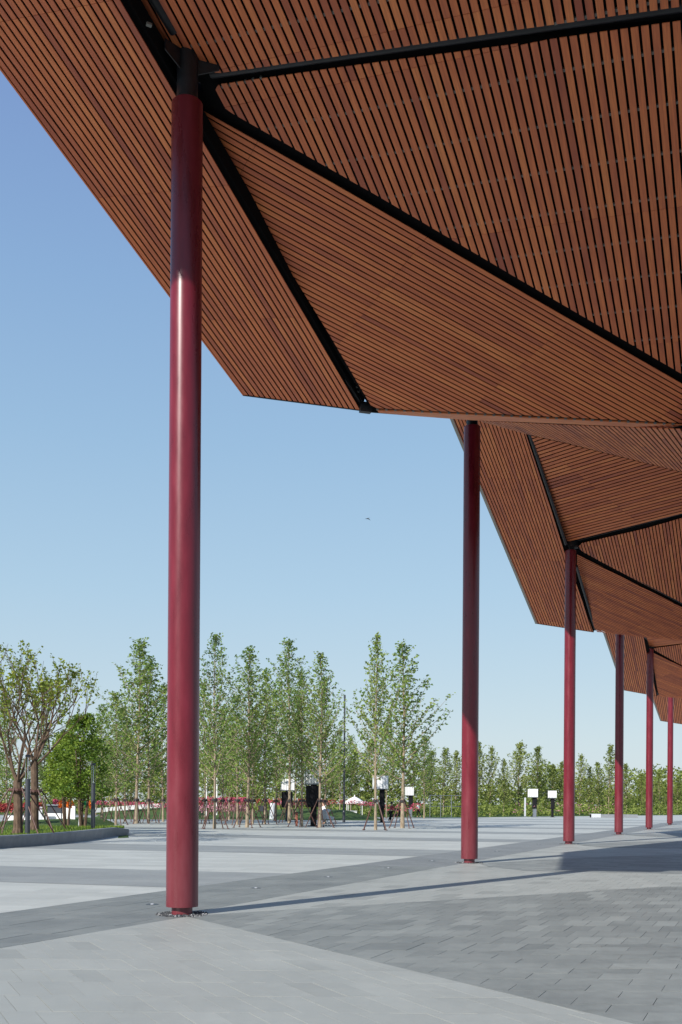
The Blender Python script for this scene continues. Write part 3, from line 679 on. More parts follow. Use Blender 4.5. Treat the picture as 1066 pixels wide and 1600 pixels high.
# ================================================================== VEGETATION
def leaf_quads(mb, c, r, n, size, rnd, flat=0.7, tone=None):
    for _ in range(n):
        while True:
            d = Vector((rnd.uniform(-1, 1), rnd.uniform(-1, 1), rnd.uniform(-1, 1)))
            if d.length <= 1: break
        p = c+Vector((d.x*r, d.y*r, d.z*r*flat)); s = size*rnd.uniform(0.6, 1.3)
        a = Vector((rnd.gauss(0, 1), rnd.gauss(0, 1), rnd.gauss(0, .6))).normalized(); b = a.cross(Vector((rnd.gauss(0, 1), rnd.gauss(0, 1), rnd.gauss(0, 1)))).normalized()
        t = min(max((rnd.gauss(0.5, 0.2) if tone is None else rnd.gauss(tone, 0.14)), 0), 1)
        mb.poly([p-a*s*0.62, p-b*s*0.38, p+a*s*0.62, p+b*s*0.38], tone=t)
def upright_tree(h, r, zb, nb, steps, nl, lsize, seed, trunk_r=0.12, cl=0.16, prof=None, skip=0.0):
    rnd = random.Random(seed); lean = rnd.uniform(-.022, .022); tm = MB(); lm = MB()
    ph1, ph2 = rnd.uniform(0, 6), rnd.uniform(0, 6)
    def ax(z): t = z/h; return Vector((0.10*math.sin(t*5+ph1)*t*1.2+lean*z, 0.10*math.sin(t*4+ph2)*t*1.2, z))
    zs = [h*k/9 for k in range(10)]
    tm.tube([ax(z) for z in zs], [max(0.012, trunk_r*(1-z/h)**0.8*(1.25 if z == 0 else 1)) for z in zs], 8)
    az = rnd.uniform(0, 6)
    for k in range(nb):
        u = (k+rnd.random())/nb; z = zb+(h*0.985-zb)*u**0.92; az += 2.4+rnd.uniform(-.4, .4)
        if rnd.random() < skip: continue
        pr = (min(1.0, 0.62+1.7*u) * (1-u)**1.05*1.5) if prof is None else prof(u)
        L = r*pr*rnd.uniform(0.5, 1.35)+0.22
        up = rnd.uniform(0.45, 0.95)+0.9*u; p = ax(z); d = Vector((math.cos(az), math.sin(az), up)).normalized()
        m = max(3, int(steps*L/r)+1); pts = [p]
        sag = rnd.uniform(0.0, 0.10)
        for j in range(m):
            d = (d+Vector((rnd.uniform(-.12, .12), rnd.uniform(-.12, .12), 0.05-sag*0.5+rnd.uniform(-.08, .12)))).normalized()
            p = p+d*(L*1.25/m); pts.append(p)
        br = max(0.008, trunk_r*0.28*(1-u)+0.008)
        tm.tube(pts, [br*(1-0.8*i/m) for i in range(m+1)], 4, caps=False)
        ct = rnd.gauss(0.5, 0.13)
        for i, q in enumerate(pts[1:]):
            leaf_quads(lm, q, cl*rnd.uniform(0.7, 1.4), nl, lsize, rnd, 0.8, ct)
            if rnd.random() < 0.75:
                sd_ = Vector((rnd.uniform(-1, 1), rnd.uniform(-1, 1), rnd.uniform(-.2, .8))).normalized()*rnd.uniform(0.2, 0.5)
                tm.tube([q, q+sd_], [0.009, 0.005], 3, caps=False)
                leaf_quads(lm, q+sd_*0.6, cl*0.8, nl//2, lsize, rnd, 0.8, ct); leaf_quads(lm, q+sd_, cl*0.8, nl-nl//2, lsize, rnd, 0.8, ct)
    return tm.mesh('trunk'), lm.mesh('crown')
H0 = 12.0
hero = [upright_tree(H0, 2.3, 2.9, 86, 8, 4, 0.145, 100+i, 0.10, 0.18, skip=0.08) for i in range(4)]
airy = [upright_tree(H0, 2.1, 2.9, 70, 8, 4, 0.15, 300+i, 0.105, 0.16) for i in range(2)]
mid = [upright_tree(H0, 2.4, 2.4, 64, 6, 5, 0.17, 500+i, 0.09, 0.24) for i in range(3)]
farv = [upright_tree(10.0, 2.1, 1.4, 58, 5, 5, 0.21, 700+i, 0.10, 0.26) for i in range(6)]
# tripod stakes that hold the young trees (mesh shared)
def stake_mesh(a, R=0.95, z=1.75):
    mb = MB(); ca, sa = math.cos(a), math.sin(a)
    mb.tube([(ca*R, sa*R, 0.0), (ca*0.13, sa*0.13, z+0.12)], 0.033, 6)
    mb.box((ca*R, sa*R, 0.0), 0.12, 0.12, 0.03, a); return mb.mesh('stake')
STK = [stake_mesh(a) for a in (0.5, 1.95, 3.55, 5.3)]
mb = MB(); mb.lathe([(0.15, 1.66), (0.19, 1.68), (0.19, 1.80), (0.15, 1.82)], n=12)
for a in (0.5, 1.95, 3.55, 5.3): mb.box((math.cos(a)*0.17, math.sin(a)*0.17, 1.68), 0.12, 0.05, 0.08, a)
BELT = mb.mesh('belt')
def plant_tree(kind, px, base, top, hw, label, group=None, leaf=None, staked=True, name='tree', rz=None, bark=None, zground=0.0, href=None):
    p = G(px, base, zground); sc = F/p.y; hgt = (HZ-top)/sc+EYE-zground
    tmesh, cmesh = kind; href = href or H0
    rad = hw/sc/(1.85 if href == H0 else 2.1)
    t = empty(name, (p.x, p.y, zground), label, 'tree', group, rz=random.uniform(0, 6.28) if rz is None else rz)
    k = hgt/href
    o = link('trunk', tmesh, bark or M_bark, t); o.scale = (rad, rad, k)
    o = link('crown', cmesh, None, t); o.scale = (rad, rad, k)
    if len(cmesh.materials) == 0: cmesh.materials.append(leaf or M_leaf)
    if staked:
        for s_ in STK: link('stake', s_, M_stake, t)
        link('belt', BELT, M_belt, t)
    return t
plant_tree(hero[0], 213, 1287, 1003, 50, 'tall staked tree left of the nearest column, highest crown on that side')
plant_tree(hero[1], 335, 1295, 994, 42, 'tall staked tree just right of the nearest column, with a pointed crown')
plant_tree(hero[2], 386, 1293, 1014, 46, 'staked tree with a broad crown, second right of the nearest column')
plant_tree(hero[3], 452, 1286, 999, 42, 'staked tree with a thin spire top, behind and left of the black-draped post')
plant_tree(hero[1], 500, 1293, 1022, 42, 'staked tree right beside the large black-draped white box post')
plant_tree(hero[0], 472, 1292, 1052, 32, 'slim staked tree immediately left of the large black-draped post')
plant_tree(airy[0], 587, 1297, 992, 40, 'airy staked tree with a green belt, standing alone right of the lamp mast')
plant_tree(airy[1], 629, 1294, 1006, 52, 'wide airy staked tree, last tall one on the right before the second column')
midl = [(181, 1289, 1085, 34, 'slender staked tree midway between the second post lamp and the tallest left tree'), (195, 1284, 1110, 30, 'thin staked tree close behind and left of the tallest left tree'),
        (232, 1286, 1030, 44, 'staked tree between the tallest left tree and the nearest column'), (255, 1284, 1075, 34, 'staked tree partly hidden by the left side of the nearest column'),
        (320, 1287, 1070, 32, 'staked tree peeking out at the right edge of the nearest column'), (348, 1283, 1105, 30, 'smaller tree with pink flowers at its foot, behind two tall trees'),
        (371, 1289, 1088, 32, 'staked tree standing just left of the broad-crowned tree'), (395, 1288, 1110, 28, 'thin tree between the broad-crowned tree and the dark grey box'),
        (414, 1288, 1048, 34, 'staked tree in front of the dark grey box'), (431, 1283, 1080, 30, 'tree beside the grey draped stand'),
        (508, 1287, 1060, 32, 'tree behind the one beside the black-draped post, slightly to its right'), (531, 1277, 1140, 22, 'thin pale-trunked tree left of the lamp mast'),
        (358, 1281, 1120, 26, 'small tree in the back row behind the pink flower bed'), (462, 1281, 1090, 28, 'tree in the back row between the two black-draped posts'),
        (160, 1283, 1105, 34, 'tree just right of the second post lamp, beside the bushy tree'), (548, 1277, 1150, 22, 'small pale tree behind the white parasol'),
        (604, 1279, 1120, 24, 'back-row tree between the two airy trees'), (663, 1279, 1150, 24, 'small tree beside the wire fence, right of the wide airy tree')]
for i, (x, b, tp, hw, lb) in enumerate(midl):
    plant_tree(mid[i % 3], x, b, tp, hw, lb, staked=b > 1280)
# far row along the end of the plaza
farl = [(150, 1276, 1150, 20, 0), (172, 1275, 1160, 22, 0), (205, 1275, 1150, 22, 0), (240, 1275, 1160, 22, 0), (330, 1275, 1160, 22, 1), (362, 1275, 1150, 22, 1), (400, 1275, 1158, 22, 1), (437, 1275, 1150, 22, 1), (482, 1275, 1160, 20, 1),
        (520, 1275, 1166, 18, 2), (556, 1275, 1172, 20, 2), (576, 1275, 1160, 20, 2), (612, 1275, 1165, 20, 2), (645, 1275, 1160, 20, 2), (672, 1275, 1172, 18, 2),
        (693, 1276, 1168, 20, 3), (712, 1275.5, 1172, 17, 3), (749, 1276, 1156, 18, 4), (766, 1276, 1164, 16, 4), (787, 1276, 1185, 14, 4), (810, 1275.5, 1160, 22, 4), (840, 1275, 1163, 20, 4), (864, 1275, 1196, 15, 4), (877, 1275, 1186, 14, 4),
        (906, 1275, 1177, 15, 5), (921, 1275, 1196, 13, 5), (935, 1274.5, 1190, 14, 5), (951, 1275, 1160, 17, 5), (979, 1274, 1192, 15, 6), (1003, 1274, 1208, 13, 6), (1031, 1274, 1203, 14, 6), (1059, 1274, 1209, 13, 6), (1080, 1274, 1200, 14, 6), (1105, 1274, 1196, 14, 6)]
fglab = ['far tree in the back row behind the long white ribbon wall', 'far tree in the back row behind the pink and red flower beds', 'far tree in the back row behind the parasol and the airy trees',
         'far tree behind the wire fence, left of the second column', 'far tree between the second and third columns', 'far tree between the third and fourth columns', 'far tree between or beyond the thin columns at the right edge']
FL = {693: 'far tree directly behind the left half of the wire fence', 712: 'far tree touching the left side of the second column', 749: 'far tree touching the right side of the second column', 766: 'far tree second to the right of the second column',
      787: 'lower far tree in the dip left of the blue-grey pillar', 810: 'broad far tree left of the blue-grey pillar and white boxes', 840: 'far tree rising behind the left one of the two small white boxes', 864: 'short far tree behind the thin black box post',
      877: 'short far tree touching the left side of the third column', 906: 'pointed far tree just right of the third column', 921: 'low far tree behind the left end of the long low bench', 935: 'far tree above the middle of the long low bench',
      951: 'tallest far tree between the third and fourth columns', 979: 'far tree just right of the fourth column', 1003: 'low far tree left of the fifth column', 1031: 'low far tree between the fifth and sixth columns', 1059: 'far tree right of the sixth column at the photo edge',
      645: 'far tree behind the small white box post, left of the wire fence', 672: 'far tree at the left end of the wire fence', 612: 'far tree between the two airy staked trees', 576: 'far tree left of the airy tree with the green belt', 556: 'far tree behind the white parasol',
      1080: 'far tree just outside the right edge of the photo', 1105: 'outermost far tree beyond the right edge', 150: 'far tree behind the left end of the white ribbon wall', 172: 'far tree above the left half of the ribbon wall', 205: 'far tree behind the trunk of the tallest left tree', 240: 'far tree behind the right end of the ribbon wall',
      330: 'far tree behind the two white flagpoles', 362: 'far tree behind the pink flower bank', 400: 'far tree behind the dark grey cabinet', 437: 'far tree behind the leftmost white box', 482: 'far tree behind the largest white box',
      520: 'far tree left of the tall lamp mast, in the back row'}
for i, (x, b, tp, hw, g) in enumerate(farl):
    lb = FL.get(x, fglab[g])
    v = farv[(i*5) % 6]; b -= 2.0; plant_tree(v, x, b, tp-random.uniform(-3, 3), hw*1.15, lb, group=fglab[g], leaf=M_leaf_far, staked=False, href=10.0, name='far_tree')
# woodland mass behind
rnd = random.Random(77); mb = MB()
for k in range(3600):
    y = rnd.uniform(141, 165); x = rnd.uniform(-75, 115); fx = max(0, x-11)*1.1; y += fx; hmax = (1+fx/170)*(4.3+1.3*math.sin(x*0.21)+1.2*math.sin(x*0.53+1)+(y-fx-141)*0.05+(1.2 if x < 8 else 0.0))
    c = Vector((x, y, rnd.uniform(0.02, 1.0)**1.2*hmax)); leaf_quads(mb, c, 0.9+fx/200, 16, 0.40+fx/400, rnd, 0.9, min(max(rnd.gauss(0.4, 0.15), 0), 1))
o = link('woodland', mb.mesh('woodland'), M_leaf_far, kind='stuff', label='dense green woodland behind the far row of trees', category='woodland')
# low shrubs along the far edge
mb = MB()
for k in range(2000):
    y0_ = rnd.uniform(121, 131); x = rnd.uniform(-70, 100); y = y0_+max(0, x-11)*1.15; leaf_quads(mb, Vector((x, y, rnd.uniform(0.1, 0.8+(y0_-121)*0.2))), 0.5, 10, 0.26, rnd, 0.8, rnd.gauss(0.45, .15))
link('shrubs', mb.mesh('shrubs'), M_leaf_far, kind='stuff', label='low green shrubs along the far edge of the plaza', category='shrubs')

# ---- raised lawn island at the left with its curved concrete wall
isl = []
edge_px = [(-60, 1329), (-20, 1327.5), (0, 1325.5), (30, 1323.8), (60, 1321.5), (95, 1318.5), (130, 1314.5), (160, 1310.5), (183, 1306.5)]
outer = [Vector((-34, 34.5, 0)), Vector((-24, 35.2, 0))]+[G(*p) for p in edge_px]
tip = outer[-1]
outer += [tip+Vector((0.35, 1.0, 0)), tip+Vector((0.1, 2.3, 0)), tip+Vector((-0.9, 3.6, 0)), tip+Vector((-5, 5.5, 0)), tip+Vector((-14, 7, 0)), tip+Vector((-26, 7.5, 0))]
wall = empty('planter_wall', (outer[6].x, outer[6].y, 0), 'long low curved smooth grey concrete wall edging the raised lawn at the left', 'planter wall')
wo = Vector(wall.location)
mb = MB(); n = len(outer); cen = Vector((-24, 46, 0))
rings = []
for i, p in enumerate(outer):
    a = outer[max(i-1, 0)]; b = outer[min(i+1, n-1)]; t = (b-a).normalized(); nn = Vector((t.y, -t.x, 0))
    if nn.dot(p-cen) < 0: nn = -nn
    hh = 0.42 if i < 10 else (0.40 if i < 11 else (0.3 if i < 12 else 0.2))
    rings.append([p-wo+nn*o_+Vector((0, 0, z)) for o_, z in ((-0.06, -0.01), (0.0, hh-0.03), (-0.02, hh), (-0.30, hh), (-0.32, hh-0.03), (-0.32, -0.01))])
for i in range(n-1):
    for k in range(5): mb.poly([rings[i][k], rings[i+1][k], rings[i+1][k+1], rings[i][k+1]])
me = mb.mesh('wall'); link('wall', me, M_conc, wall)
lawn = [p+(cen-p).normalized()*0.25 for p in outer]
mb = MB()
for i in range(len(lawn)-1): mb.poly([Vector((lawn[i].x, lawn[i].y, 0.34)), Vector((lawn[i+1].x, lawn[i+1].y, 0.34)), Vector((cen.x, cen.y, 0.5))])
mb.poly([Vector((lawn[-1].x, lawn[-1].y, 0.34)), Vector((lawn[0].x, lawn[0].y, 0.34)), Vector((cen.x, cen.y, 0.5))])
link('lawn', mb.mesh('lawn'), M_grass, kind='structure')
mb = MB()
for k in range(9000):
    i = rnd.randrange(2, len(lawn)-4); t = rnd.random(); p = lawn[i].lerp(lawn[i+1], t).lerp(cen, rnd.random()**1.6*0.6); z = 0.34
    a = rnd.uniform(0, 6.28); hgt = rnd.uniform(0.04, 0.12); q = Vector((p.x, p.y, z)); sx = Vector((math.cos(a)*0.02, math.sin(a)*0.02, 0))
    mb.poly([q-sx, q+sx, q+Vector((rnd.uniform(-.03, .03), rnd.uniform(-.03, .03), hgt+0.03))], tone=rnd.random())
link('grass_blades', mb.mesh('grass_blades'), M_leaf_dk, kind='stuff')
# patch of grass and a low step at the tip of the island
gp = [G(*p) for p in ((188, 1302.5), (200, 1303), (201, 1309), (184, 1309.5))]
sheet('grass_patch', gp, 0.004, M_grass)

# vase-shaped trees with few yellow-green leaves
def vase_tree(h, r, zf, seed, trunk_r, leafn=3, lsize=0.15):
    rnd = random.Random(seed); tm = MB(); lm = MB()
    tm.tube([(0, 0, 0), (0.02, 0.02, zf*0.12), (0.03, 0, zf*0.5), (0, 0, zf)], [trunk_r*1.35, trunk_r*1.05, trunk_r, trunk_r*0.95], 10)
    def grow(p, d, L, rad, lev):
        m = 4; pts = [p]; 
        for j in range(m):
            d = (d+Vector((rnd.uniform(-.13, .13), rnd.uniform(-.13, .13), 0.10))).normalized(); p = p+d*(L/m); pts.append(p)
        tm.tube(pts, [rad*(1-0.45*i/m) for i in range(m+1)], 6 if lev < 2 else 4, caps=False)
        if lev >= 4:
            for q in pts[2:]:
                if rnd.random() < (0.8 if q.z > h*0.5 else 0.3): leaf_quads(lm, q, 0.16, leafn+1, lsize*0.8, rnd, 0.8)
            return
        nb = 3 if lev < 4 else 2
        for b in range(nb):
            a = rnd.uniform(0, 6.28); sp = rnd.uniform(0.28, 0.62); x = d.orthogonal().normalized(); y = d.cross(x)
            nd = (d+(x*math.cos(a)+y*math.sin(a))*sp).normalized()
            grow(pts[-1] if b < 2 else pts[2], nd, L*rnd.uniform(0.62, 0.85), rad*0.56, lev+1)
    nmain = 6
    for k in range(nmain):
        a = k*2*math.pi/nmain+rnd.uniform(-.3, .3); sp = rnd.uniform(0.45, 1.0)
        grow(Vector((0, 0, zf-rnd.uniform(0, 0.25))), Vector((math.cos(a)*sp, math.sin(a)*sp, 1)).normalized(), h*0.24, trunk_r*0.36, 1)
    return tm.mesh('trunk'), lm.mesh('crown')
def island_tree(px, base, kind, label, leaf, name, stakes=True, zg=0.36, sc=1.0):
    p = G(px, base, zg); t = empty(name, (p.x, p.y, zg), label, 'tree')
    link('trunk', kind[0], M_bark_dk, t); link('crown', kind[1], leaf, t)
    if stakes:
        for a in (0.2, 1.3, 2.4, 3.5, 4.6, 5.6):
            mb = MB(); ca, sa = math.cos(a), math.sin(a); mb.tube([(ca*1.35, sa*1.35, 0), (ca*0.26, sa*0.26, 1.75)], 0.026, 6); link('stake', mb.mesh('stake'), M_stake, t)
        mb = MB(); mb.lathe([(0.3, 1.6), (0.33, 1.62), (0.33, 1.69), (0.3, 1.7)], n=10); link('belt', mb.mesh('belt'), M_stake, t)
    return t
island_tree(27, 1304, vase_tree(7.4, 3.0, 2.0, 21, 0.165), 'bare-branched tree with few yellow-green leaves, leftmost, left of the first post lamp', M_leaf_yel, 'vase_tree')
island_tree(53, 1298, vase_tree(7.6, 3.0, 2.9, 36, 0.16), 'bare-branched tree with yellow-green leaf tips, just right of the first post lamp', M_leaf_yel, 'vase_tree')
def round_tree(h, r, zb, seed, trunk_r):
    rnd = random.Random(seed); tm = MB(); lm = MB()
    for k in range(3):
        a = k*2.1; tm.tube([(0.1*math.cos(a), 0.1*math.sin(a), 0), (0.25*math.cos(a), 0.25*math.sin(a), zb), (0.5*math.cos(a), 0.5*math.sin(a), h*0.7)], [trunk_r, trunk_r*0.7, 0.02], 7)
    for k in range(300):
        u = rnd.random(); z = zb+(h-zb)*u; rr = r*math.sqrt(max(0.02, 1-(2*u-0.78)**2/1.6))*(1-u*0.35)
        a = rnd.uniform(0, 6.28); q = rr*rnd.random()**0.45; c = Vector((q*math.cos(a), q*math.sin(a), z)); leaf_quads(lm, c, 0.26, 20, 0.12, rnd, 0.8, rnd.gauss(0.5, 0.14))
        if k % 5 == 0: tm.tube([(0, 0, max(zb*.6, z-0.8)), c], [0.02, 0.006], 3, caps=False)
    return tm.mesh('trunk'), lm.mesh('crown')
island_tree(129, 1294, round_tree(5.5, 1.55, 1.35, 5, 0.09), 'dense bushy green multi-stem tree left of the second post lamp', M_leaf_dk, 'bushy_tree', stakes=False, zg=0.3)
island_tree(103, 1291.5, round_tree(4.8, 1.25, 1.6, 9, 0.07), 'smaller bushy green tree behind the dense one, above the orange flowers', M_leaf_dk, 'bushy_tree', stakes=False, zg=0.3)
# overhanging tree leaves at the left edge come from a tree just outside the frame
for (x, b, tp, lb) in ((-25, 1300, 1020, 'green tree at the left edge of the photo, behind the leftmost bare tree'), (10, 1289, 1105, 'green tree behind and left of the leftmost bare tree'), (70, 1288, 1120, 'green tree behind the second bare tree'), (105, 1284, 1130, 'green tree behind the dense bushy tree')):
    plant_tree(mid[1], x, b, tp, 34, lb, staked=False)

# ================================================================== STREET FURNITURE
def post_lamp(px, base, top, label):
    p = G(px, base, 0.34); sc = F/p.y; h = (HZ-top)/sc+EYE-0.34; r = 0.092
    t = empty('post_lamp', (p.x, p.y, 0.34), label, 'lamp', 'post lamps with clear tops on the lawn')
    mb = MB(); mb.lathe([(r, 0), (r, h-0.95), (r*1.04, h-0.95), (r*1.04, h-0.90), (r*0.7, h-0.90)], n=20); me = mb.mesh('post'); smooth_by_angle(me); link('post', me, M_dgrey, t)
    mb = MB(); mb.lathe([(r*0.96, h-0.9), (r*0.96, h-0.1)], n=20); me = mb.mesh('glass_tube'); smooth_by_angle(me); link('glass_tube', me, M_glass, t)
    mb = MB(); mb.lathe([(0.02, h-0.9), (0.02, h-0.1)], n=8)
    for a in range(4): mb.tube([(r*.9*math.cos(a*1.57+.4), r*.9*math.sin(a*1.57+.4), h-.9), (r*.9*math.cos(a*1.57+.4), r*.9*math.sin(a*1.57+.4), h-.1)], 0.008, 4)
    link('lamp_core', mb.mesh('lamp_core'), M_lgrey, t)
    mb = MB(); mb.lathe([(0, h-0.1), (r*1.05, h-0.1), (r*1.05, h-0.02), (0, h)], n=20); link('cap', mb.mesh('cap'), M_dgrey, t)
post_lamp(43, 1305.5, 1182, 'first grey post lamp with a clear glass top, between the two bare-branched trees')
post_lamp(145.5, 1297, 1195, 'second grey post lamp with a clear glass top, near the tip of the lawn')
p = G(537.5, 1285); t = empty('lamp_mast', (p.x, p.y, 0), 'tall thin dark mast standing alone left of the white parasol', 'mast')
h = (HZ-1091)/(F/p.y)+EYE
mb = MB(); mb.lathe([(0.12, 0), (0.12, 0.9), (0.085, 1.0), (0.07, h)], n=12); link('mast', mb.mesh('mast'), M_dgrey, t)
mb = MB(); mb.lathe([(0, h-0.01), (0.085, h), (0.085, h+0.25), (0, h+0.3)], n=12); link('mast_head', mb.mesh('mast_head'), M_dgrey, t)
def box_post(px, base, bx, body, label, pole=(3, M_dgrey), rz=0.12, boxm=None):
    p = G(px, base); k = p.y/F; t = empty('sign_post', (p.x, p.y, 0), label, 'box post', 'white boxes on dark posts', rz=rz)
    def Z(y): return (HZ-y)*k+EYE
    x0, x1, y0, y1 = bx; w = (x1-x0)*k*0.93; cx = ((x0+x1)/2-px)*k
    mb = MB(); mb.box((cx, 0, Z(y1)), w, w*0.8, (y1-y0)*k); link('box', mb.mesh('box'), boxm or M_white, t)
    mb = MB()
    nn = 5
    for i in range(nn+1):
        xx = cx-w/2+w*i/nn
        mb.box((xx, -w*0.4-0.008, Z(y1)), 0.02, 0.016, (y1-y0)*k)
    mb.box((cx, 0, Z(y1)-0.06), w*1.06, w*0.86, 0.05); link('box_frame', mb.mesh('box_frame'), M_grey, t)
    X0, X1, Y0, Y1 = body
    mb = MB(); bw = (X1-X0)*k; bc = ((X0+X1)/2-px)*k; vs = []
    mseg = 16
    for z in (0, 1, 2):
        for i in range(mseg):
            a = (i+.5)*2*math.pi/mseg; sq = 1/max(abs(math.cos(a)), abs(math.sin(a)))**0.85; rr = sq*(1+0.04*(-1)**i); vs.append((bc+bw/2*rr*math.cos(a)*(1.0, 0.97, 0.99)[z], bw*0.45*rr*math.sin(a), Z(Y1)+(Y1-Y0)*k*z/2+(0.05*math.sin(i*1.7) if z == 0 else 0)))
    fs = [(z*mseg+i, z*mseg+(i+1) % mseg, (z+1)*mseg+(i+1) % mseg, (z+1)*mseg+i) for z in (0, 1) for i in range(mseg)]; fs += [tuple(range(mseg))[::-1], tuple(range(2*mseg, 3*mseg))]
    mb.add(vs, fs); link('black_drape', mb.mesh('black_drape'), M_black, t)
    mb = MB(); pw = pole[0]*k; mb.box((0, 0, 0), pw, pw, Z(y1)-0.06); mb.box((0, 0, 0), pw*2, pw*1.6, 0.05); link('pole', mb.mesh('pole'), pole[1], t)
box_post(448, 1283, (438, 460, 1218, 1235), (440, 457, 1238, 1262), 'white box on a black-draped post, leftmost, behind the thin spire tree')
box_post(490, 1291, (475, 500, 1203, 1225), (478, 499, 1228, 1261), 'largest white box on a black-draped post, beside the staked tree', pole=(9, M_black))
box_post(597, 1285, (582, 606, 1212, 1232), (593, 601, 1233, 1262), 'white box on a dark post directly behind the tree with the green belt', pole=(5, M_black))
box_post(641.5, 1277, (633, 646, 1229, 1242), (638.5, 645, 1243, 1261), 'small white box on a post right of the wide airy tree', pole=(4.5, M_grey))
box_post(835.5, 1277, (825.5, 839.5, 1231, 1243.5), (832, 838.5, 1244.5, 1261.5), 'white box on a post left of the third column, the left one of the pair', pole=(4.5, M_grey))
box_post(863.5, 1277, (857, 869, 1233.5, 1244.5), (861, 866.5, 1245.5, 1262), 'white box on a thin black post, nearest to the third column', pole=(3, M_black))
p = G(820.5, 1276); t = empty('bollard', (p.x, p.y, 0), 'blue-grey square pillar left of the pair of white boxes', 'pillar'); k = p.y/F
mb = MB(); mb.box((0, 0, 0), 2.4*k, 2.4*k, 29*k); mb.box((0, 0, 29*k), 2.0*k, 2.0*k, 0.6*k); link('shaft', mb.mesh('shaft'), M_lgrey, t)
mb = MB(); mb.box((0, 0, -0.0), 4*k, 4*k, 0.06); link('foot_plate', mb.mesh('foot_plate'), M_grey, t)
for x, lb in ((322.5, 'white flagpole right next to the nearest column'), (338.8, 'white flagpole behind the pointed-crown tree')):
    p = G(x, 1279); k = p.y/F; t = empty('flagpole', (p.x, p.y, 0), lb, 'flagpole', 'white poles')
    mb = MB(); mb.lathe([(0.07, 0), (0.06, 80*k), (0, 80*k+.1)], n=10); link('shaft', mb.mesh('shaft'), M_white, t)
    mb = MB(); mb.lathe([(0.16, 0), (0.16, .06), (0.07, .1)], n=10); link('base', mb.mesh('base'), M_lgrey, t)
# parasol over a white counter
p = G(554, 1278); k = p.y/F; t = empty('market_parasol', (p.x, p.y, 0), 'white scalloped parasol on thin posts over the white counter', 'parasol', rz=0.1)
mb = MB(); nseg = 8; R = 16.5*k; zt = (HZ-1244.5)*k+EYE; zb = (HZ-1254)*k+EYE
rings = [[(R*f_*math.cos(a*2*math.pi/nseg), R*0.8*f_*math.sin(a*2*math.pi/nseg), z) for a in range(nseg)] for f_, z in ((0.02, zt), (0.5, zt-(zt-zb)*0.38), (1.0, zb), (1.0, zb-0.12))]
vs = [v for r_ in rings for v in r_]; mb.add(vs, [(i*nseg+a, i*nseg+(a+1) % nseg, (i+1)*nseg+(a+1) % nseg, (i+1)*nseg+a) for i in range(3) for a in range(nseg)]); link('canopy', mb.mesh('canopy'), M_white, t)
mb = MB(); mb.lathe([(0, zt), (0.06, zt), (0.04, zt+0.18), (0, zt+0.2)], n=8); link('finial', mb.mesh('finial'), M_white, t)
for sx in (-1, 1):
    for sy in (-1, 1):
        mb = MB(); mb.tube([(sx*11*k, sy*0.7, 0), (sx*11*k, sy*0.7, zb+0.1)], 0.035, 6); link('post', mb.mesh('post'), M_white, t)
p2 = G(549, 1278); tc = empty('counter', (p2.x, p2.y-0.1, 0), 'white serving counter under the parasol', 'counter', rz=0.1)
mb = MB(); mb.box((0, 0, 0.05), 16*k, 0.9, 0.68); link('counter_body', mb.mesh('counter_body'), M_white, tc)
mb = MB(); mb.box((0, 0, 0.73), 17*k, 1.0, 0.05); link('counter_top', mb.mesh('counter_top'), M_lgrey, tc)
# wire fence left of the second column
fx0, fx1 = G(672, 1277), G(722, 1277); t = empty('wire_fence', (fx0.x, fx0.y, 0), 'thin grey wire fence with two rails left of the second column', 'fence')
kk = fx0.y/F
for i in range(4):
    q = fx0.lerp(fx1, i/3); mb = MB(); mb.tube([(q.x-fx0.x, q.y-fx0.y, 0), (q.x-fx0.x, q.y-fx0.y, 35*kk)], 0.04, 6); link('fence_post', mb.mesh('fence_post'), M_grey, t)
for zz in (17*kk, 34*kk):
    mb = MB(); mb.tube([(0, 0, zz), (fx1.x-fx0.x, fx1.y-fx0.y, zz)], 0.035, 6); link('rail', mb.mesh('rail'), M_grey, t)
# long low bench far right
a, b = G(923, 1277.3), G(986, 1277.3); t = empty('long_bench', (a.x, a.y, 0), 'long low pale concrete bench at the far edge, between the third and fourth columns', 'bench')
mb = MB(); mb.box(((b.x-a.x)/2, 0, 0.0), (b.x-a.x), 0.8, 0.40); link('seat_block', mb.mesh('seat_block'), M_conc, t)
mb = MB(); mb.box((0.6, -0.03, -0.0), 1.2, 0.9, 0.45); link('bench_end', mb.mesh('bench_end'), M_lgrey, t)
# flower beds, white ribbon wall on a green mound
def blossom_bed(name, pts, hgt, m, label, n, size, wdt=0.8, base=None):
    """band of blossoms along a curve; pts are ground points with heights"""
    mb = MB(); r = random.Random(len(label))
    for k in range(n):
        u = r.random()*(len(pts)-1); i = int(u); q = pts[i].lerp(pts[i+1], u-i); leaf_quads(mb, q+Vector((0, r.uniform(-wdt, wdt), r.uniform(0, hgt))), 0.1, 2, size, r, 0.8)
    link(name, mb.mesh(name), m, kind='stuff', label=label, category='flowers')
def band(xs, ys, Y, dz=0): return [at(x, y, Y) for x, y in zip(xs, ys)]
blossom_bed('red_flower_bed', band((300, 345, 400, 470, 560), (1256, 1256, 1254, 1254, 1256.5), 108), 0.4, M_redf, 'band of red flowers behind the staked trees', 750, 0.11)
blossom_bed('pink_flower_bed', band((305, 350, 385), (1259, 1259, 1260), 104), 0.9, M_pink, 'bright pink flower bank right of the nearest column', 800, 0.14)
blossom_bed('pale_pink_flower_bed', band((305, 350, 385), (1269, 1268.5, 1267.5), 96), 0.6, M_lpink, 'pale pink flower bed below the bright pink one', 700, 0.12)
blossom_bed('pink_flower_strip', band((420, 450, 500, 560, 585), (1258, 1259, 1258, 1258, 1260), 102), 0.4, M_pink, 'thin pink flower strip behind the black-draped posts and the parasol', 520, 0.11)
